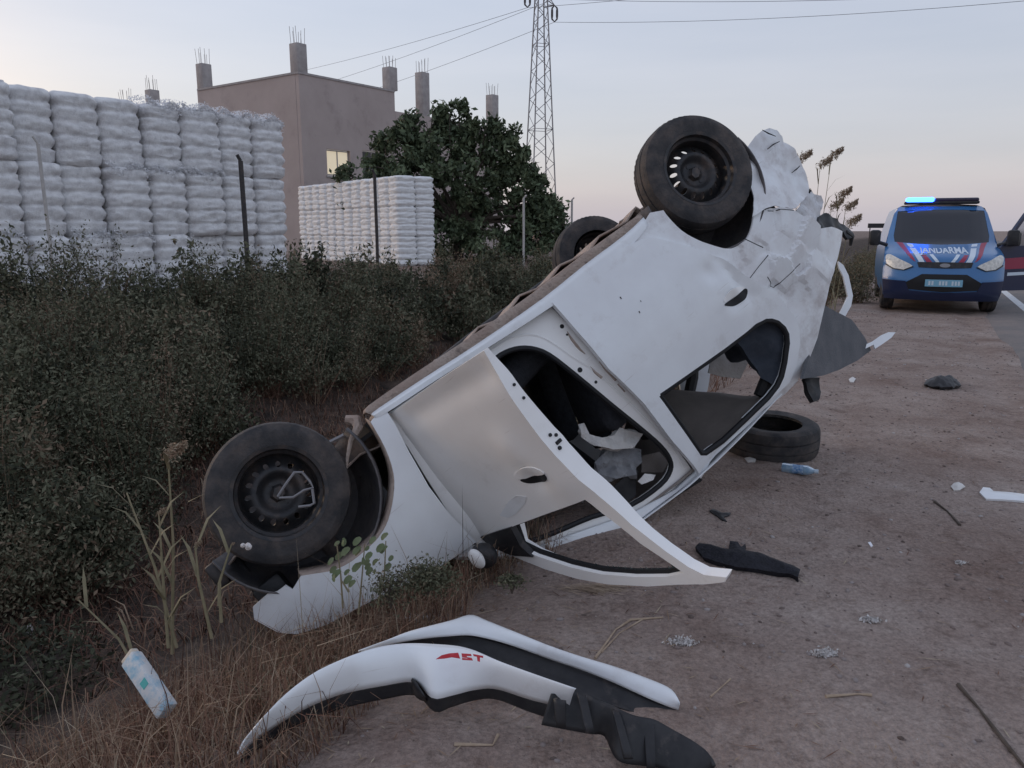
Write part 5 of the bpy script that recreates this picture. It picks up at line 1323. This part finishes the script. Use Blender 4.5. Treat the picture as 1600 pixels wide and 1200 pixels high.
grass(1800, 1.5, 3.4, 1.6, 2.5, .06, .2, .0024, "green_ditch_grass", clump(1.8, .02), (.5, .2), (.1, .9), VEG)
grass(2000, .3, 3.2, 1.5, 3.3, .2, .42, .0024, "tall_dry_stalks", None, (.55, .25), (.0, .6))
grass(34000, -1, 14, 2.9, 8.0, .08, .30, .006, "ditch_dead_grass", lambda a, b: (fbm(a * .6, b * .6 + 9, 3) < .03) & ~((a < 3.2) & (b < 3.9)), (.27, .18), (.4, 1.0))
grass(9000, 7, 45, 1.7, 4.4, .12, .42, .008, "verge_dry_grass", None, (.26, .16), (.2, 1.0))
grass(3000, 14, 50, 9, 20, .15, .5, .012, "yard_dry_grass", None, (.25, .15), (.1, .8))
# litter of straw on the dirt
C, a, b = scatter(3600, .5, 9, -1.0, 1.75, lambda a, b: vr.random(len(a)) < np.clip(.35 + (b - .2) * .5, .25, 1)); C[:, 2] += .006
ang = vr.uniform(0, np.pi, len(C)); ln = vr.uniform(.01, .05, len(C)) * (.5 + vr.random(len(C)) ** 3)
d = np.stack([np.cos(ang), np.sin(ang), vr.normal(0, .08, len(C))], -1); sd_ = np.stack([-np.sin(ang), np.cos(ang), np.zeros(len(C))], -1)
V = np.stack([C - d * ln[:, None], C + sd_ * .0022, C + d * ln[:, None], C - sd_ * .0022], 1).reshape(-1, 3)
tag(npmesh("straw_litter", V, np.arange(len(V)).reshape(-1, 4), DRY, np.repeat(np.clip(vr.normal(.55, .25, len(C)), 0, 1), 4)), kind="stuff")
# pebbles and clods
ico = bmesh.new(); bmesh.ops.create_icosphere(ico, subdivisions=1, radius=1); IV = np.array([v.co[:] for v in ico.verts]); IF = np.array([[v.index for v in f.verts] for f in ico.faces]); ico.free()
PEB = mat("pebble", (.2, .16, .15), .95, attr_cols=((.10, .075, .065), (.20, .155, .14), (.32, .28, .27), (.5, .47, .46)))
C, a, b = scatter(11000, .5, 16, -1.1, 1.8)
s_ = (.0025 + .013 * vr.random(len(C)) ** 5)[:, None, None] * np.ones(3) * vr.uniform(.6, 1.2, (len(C), 1, 3))
V = (IV[None] * (1 + vr.normal(0, .15, (len(C), len(IV), 1))) * s_ * np.array([1, 1, .7]) + C[:, None, :]).reshape(-1, 3)
F = (IF[None] + (np.arange(len(C)) * len(IV))[:, None, None]).reshape(-1, 3)
tag(npmesh("pebbles", V, F, PEB, np.repeat(np.clip(vr.normal(.4, .22, len(C)), 0, 1), len(IV))), kind="stuff")
# cotton flecks in the ditch
for k, (x, y, d, lab) in enumerate(((415, 628, 7.0, "white cotton fleck lying on the far ditch bank"), (386, 855, 2.75, "white cotton boll caught in front of the front wheel"), (2, 660, 5.0, "white cotton fleck at the foot of the scrub"))):
    c = at_depth(x, y, d); q = MB(); s0 = .016 * d / 2.75 * (1.5 if k == 0 else 1)
    for _ in range(5):
        q.add(IV * s0 * random.uniform(.5, 1) + np.array([random.uniform(-1, 1), random.uniform(-.3, .3), random.uniform(-1, 1)]) * s0, IF)
    o = q.build("cotton_fleck", COTTON); o.location = tuple(c); tag(o, lab, "cotton tuft")
    if k != 1: o.location[2] = gz(c[0], c[1]) + .03
# --- single plants
def reed(base, tip, n_leaf, plume, label, seed, name="reed_plant", r_=.006, bl=.2):
    r = np.random.default_rng(seed); base = np.array(base); tip = np.array(tip); e = empty(name, tuple(base), label=label, cat="reed")
    d = tip - base; q = MB(); mid = d * .5 + r.normal(0, .02, 3); q.tube([(0, 0, -.03), tuple(mid), tuple(d)], [r_, r_ * .8, r_ * .4], 6); q.build("stem", STRAWG, e)
    L_ = np.linalg.norm(d)
    for k in range(n_leaf):
        t = .15 + .75 * k / max(1, n_leaf - 1); p = d * t + (mid - d * .5) * math.sin(math.pi * t); az = r.uniform(0, 6.28); dv = np.array([math.cos(az) * .5, math.sin(az) * .5, .75]); ln = bl * r.uniform(.6, 1.1)
        sdv = np.array([-math.sin(az), math.cos(az), 0]) * .006
        p1 = p + dv * ln * .6; p2 = p + dv * ln + np.array([dv[0], dv[1], -.6]) * ln * .25
        q = MB(); q.add([p - sdv, p + sdv, p1 + sdv, p1 - sdv, p2], [(0, 1, 2, 3), (3, 2, 4)]); q.build("leaf", STRAWG, e)
    if plume:
        n = 420; t = r.random(n)[:, None]; P = d + np.array([0, 0, 0]) + (t * np.array([plume * .8, 0, plume * .5])) + r.normal(0, 1, (n, 3)) * plume * .16 * np.array([1, 1, .8]) * (1.1 - t)
        P[:, 2] -= r.random(n) * plume * .35
        V, F = leaf_quads(P, r.uniform(.004, .012, n) * (plume / .08), r, .25, .5); npmesh("plume", V, F, PLUME, np.repeat(np.clip(r.normal(.75, .15, n), 0, 1), 4), e)["kind"] = "stuff"
    return e
STRAWG = mat("green_straw", (.17, .15, .09), .85, (.26, .22, .14), 9); PLUME = DRY
b0 = at_depth(268, 1010, 2.75)
reed(b0, at_depth(262, 705, 2.75), 6, .085, "tall pale reed with a feathery plume before the front wheel", 1)
reed(at_depth(262, 1000, 2.7), at_depth(248, 800, 2.7), 5, .035, "short reed with a small plume beside the tall reed", 2)
reed(at_depth(275, 1000, 2.72), at_depth(198, 770, 2.8), 6, 0, "bare leaning reed stalk left of the tall plumed reed", 3)
reed(at_depth(330, 985, 2.7), at_depth(305, 850, 2.7), 3, .03, "short seed stalk standing before the front wheel", 4)
reed(at_depth(345, 960, 2.68), at_depth(362, 850, 2.7), 2, .015, "thin seed stalk in front of the black tyre", 5)
reed(at_depth(215, 1040, 2.7), at_depth(120, 935, 2.8), 3, .02, "leaning dry stalk beside the drink carton", 6)
for k, (x, y, tx, ty_, d, lab) in enumerate(((1240, 420, 1250, 245, 9.0, "dark reed plume rising right above the torn bumper"), (1262, 420, 1282, 255, 9.2, "dark reed with a drooping plume behind the wreck"), (1270, 430, 1300, 240, 9.4, "tallest dark reed behind the wreck"), (1285, 430, 1312, 303, 8.8, "dark reed plume above the broken lamp housing"), (1290, 430, 1322, 322, 9.1, "reed head just right of the broken lamp housing"), (1300, 440, 1326, 346, 8.6, "low reed head beside the trunk corner"), (1280, 430, 1300, 320, 9.3, "middle reed head behind the broken lamp housing"))):
    c = at_depth(x, y, d); c[2] = gz(c[0], c[1])
    reed(c, at_depth(tx, ty_, d), 10, .17, lab, 20 + k, r_=.006, bl=.4)
# green seedlings by the fender
GLEAF = mat("seedling_leaf", (.10, .13, .06), .7, (.15, .17, .09), 18)
def seedling(px, py, tx, ty_, d, label, k, seed):
    r = np.random.default_rng(seed); c = at_depth(px, py, d); t = at_depth(tx, ty_, d) - c; e = empty("seedling", tuple(c), label=label, cat="weed")
    q = MB(); q.tube([(0, 0, 0), tuple(t * .5 + r.normal(0, .006, 3)), tuple(t)], [.004, .003, .002], 5); q.build("stem", STRAWG, e)
    for i in range(k):
        f = .55 + .5 * i / k; a = r.uniform(0, 6.28); s = r.uniform(.010, .019); c_ = t * f + np.array([math.cos(a) * .03, math.sin(a) * .02, r.uniform(-.01, .02)])
        nrm = Vector((r.normal(0, .5), -.7, .6)).normalized(); u = nrm.orthogonal().normalized(); w = nrm.cross(u)
        V = [Vector(c_) + (u * math.cos(x) + w * math.sin(x) * .8) * s * (1 + .15 * math.cos(2 * x)) - nrm * (.2 * s * math.cos(2 * x)) for x in np.linspace(0, 2 * math.pi, 9, endpoint=False)] + [Vector(c_)]
        q = MB(); q.add(V, [(j, (j + 1) % 9, 9) for j in range(9)]); q.build("leaf", GLEAF, e)
seedling(536, 950, 526, 848, 2.85, "pale green round-leaved seedling before the wheel arch", 9, 1)
seedling(560, 960, 570, 850, 2.85, "bushy round-leaved seedling before the fender edge", 14, 2)
seedling(590, 950, 603, 845, 2.88, "small round-leaved seedling against the white fender", 9, 3)
seedling(545, 925, 532, 905, 2.8, "lone drooping seedling leaf pair on the white fender", 4, 4)
# bush under the fender
def bush(px, py, d, w, h, label, n, seed, tint):
    r = np.random.default_rng(seed); c = at_depth(px, py, d); e = empty("low_bush", tuple(c), label=label, cat="bush")
    P = r.normal(0, .38, (n, 3)) * np.array([w, w * .6, h]) + np.array([0, 0, h * .5]); V, F = leaf_quads(P, r.uniform(.004, .009, n), r, .5, .1)
    npmesh("foliage", V, F, VEG, np.repeat(np.clip(r.normal(tint, .15, n), 0, 1), 4), e)
    q = MB()
    for k in range(14):
        a = r.uniform(0, 6.28); q.tube([(0, 0, -.04), (math.cos(a) * w * .25, math.sin(a) * w * .2, h * .5), (math.cos(a) * w * .6, math.sin(a) * w * .3, h * r.uniform(.6, 1.1))], [.003, .0025, .001], 4)
    q.build("twigs", BARK, e)
bush(668, 915, 2.85, .13, .07, "low dark green bush tucked under the white fender", 2200, 8, .5)
bush(610, 935, 2.80, .10, .09, "small olive bush below the fender beside the seedlings", 900, 9, .55)
bush(800, 912, 2.9, .07, .03, "low weed clump below the open door frame", 400, 10, .45)
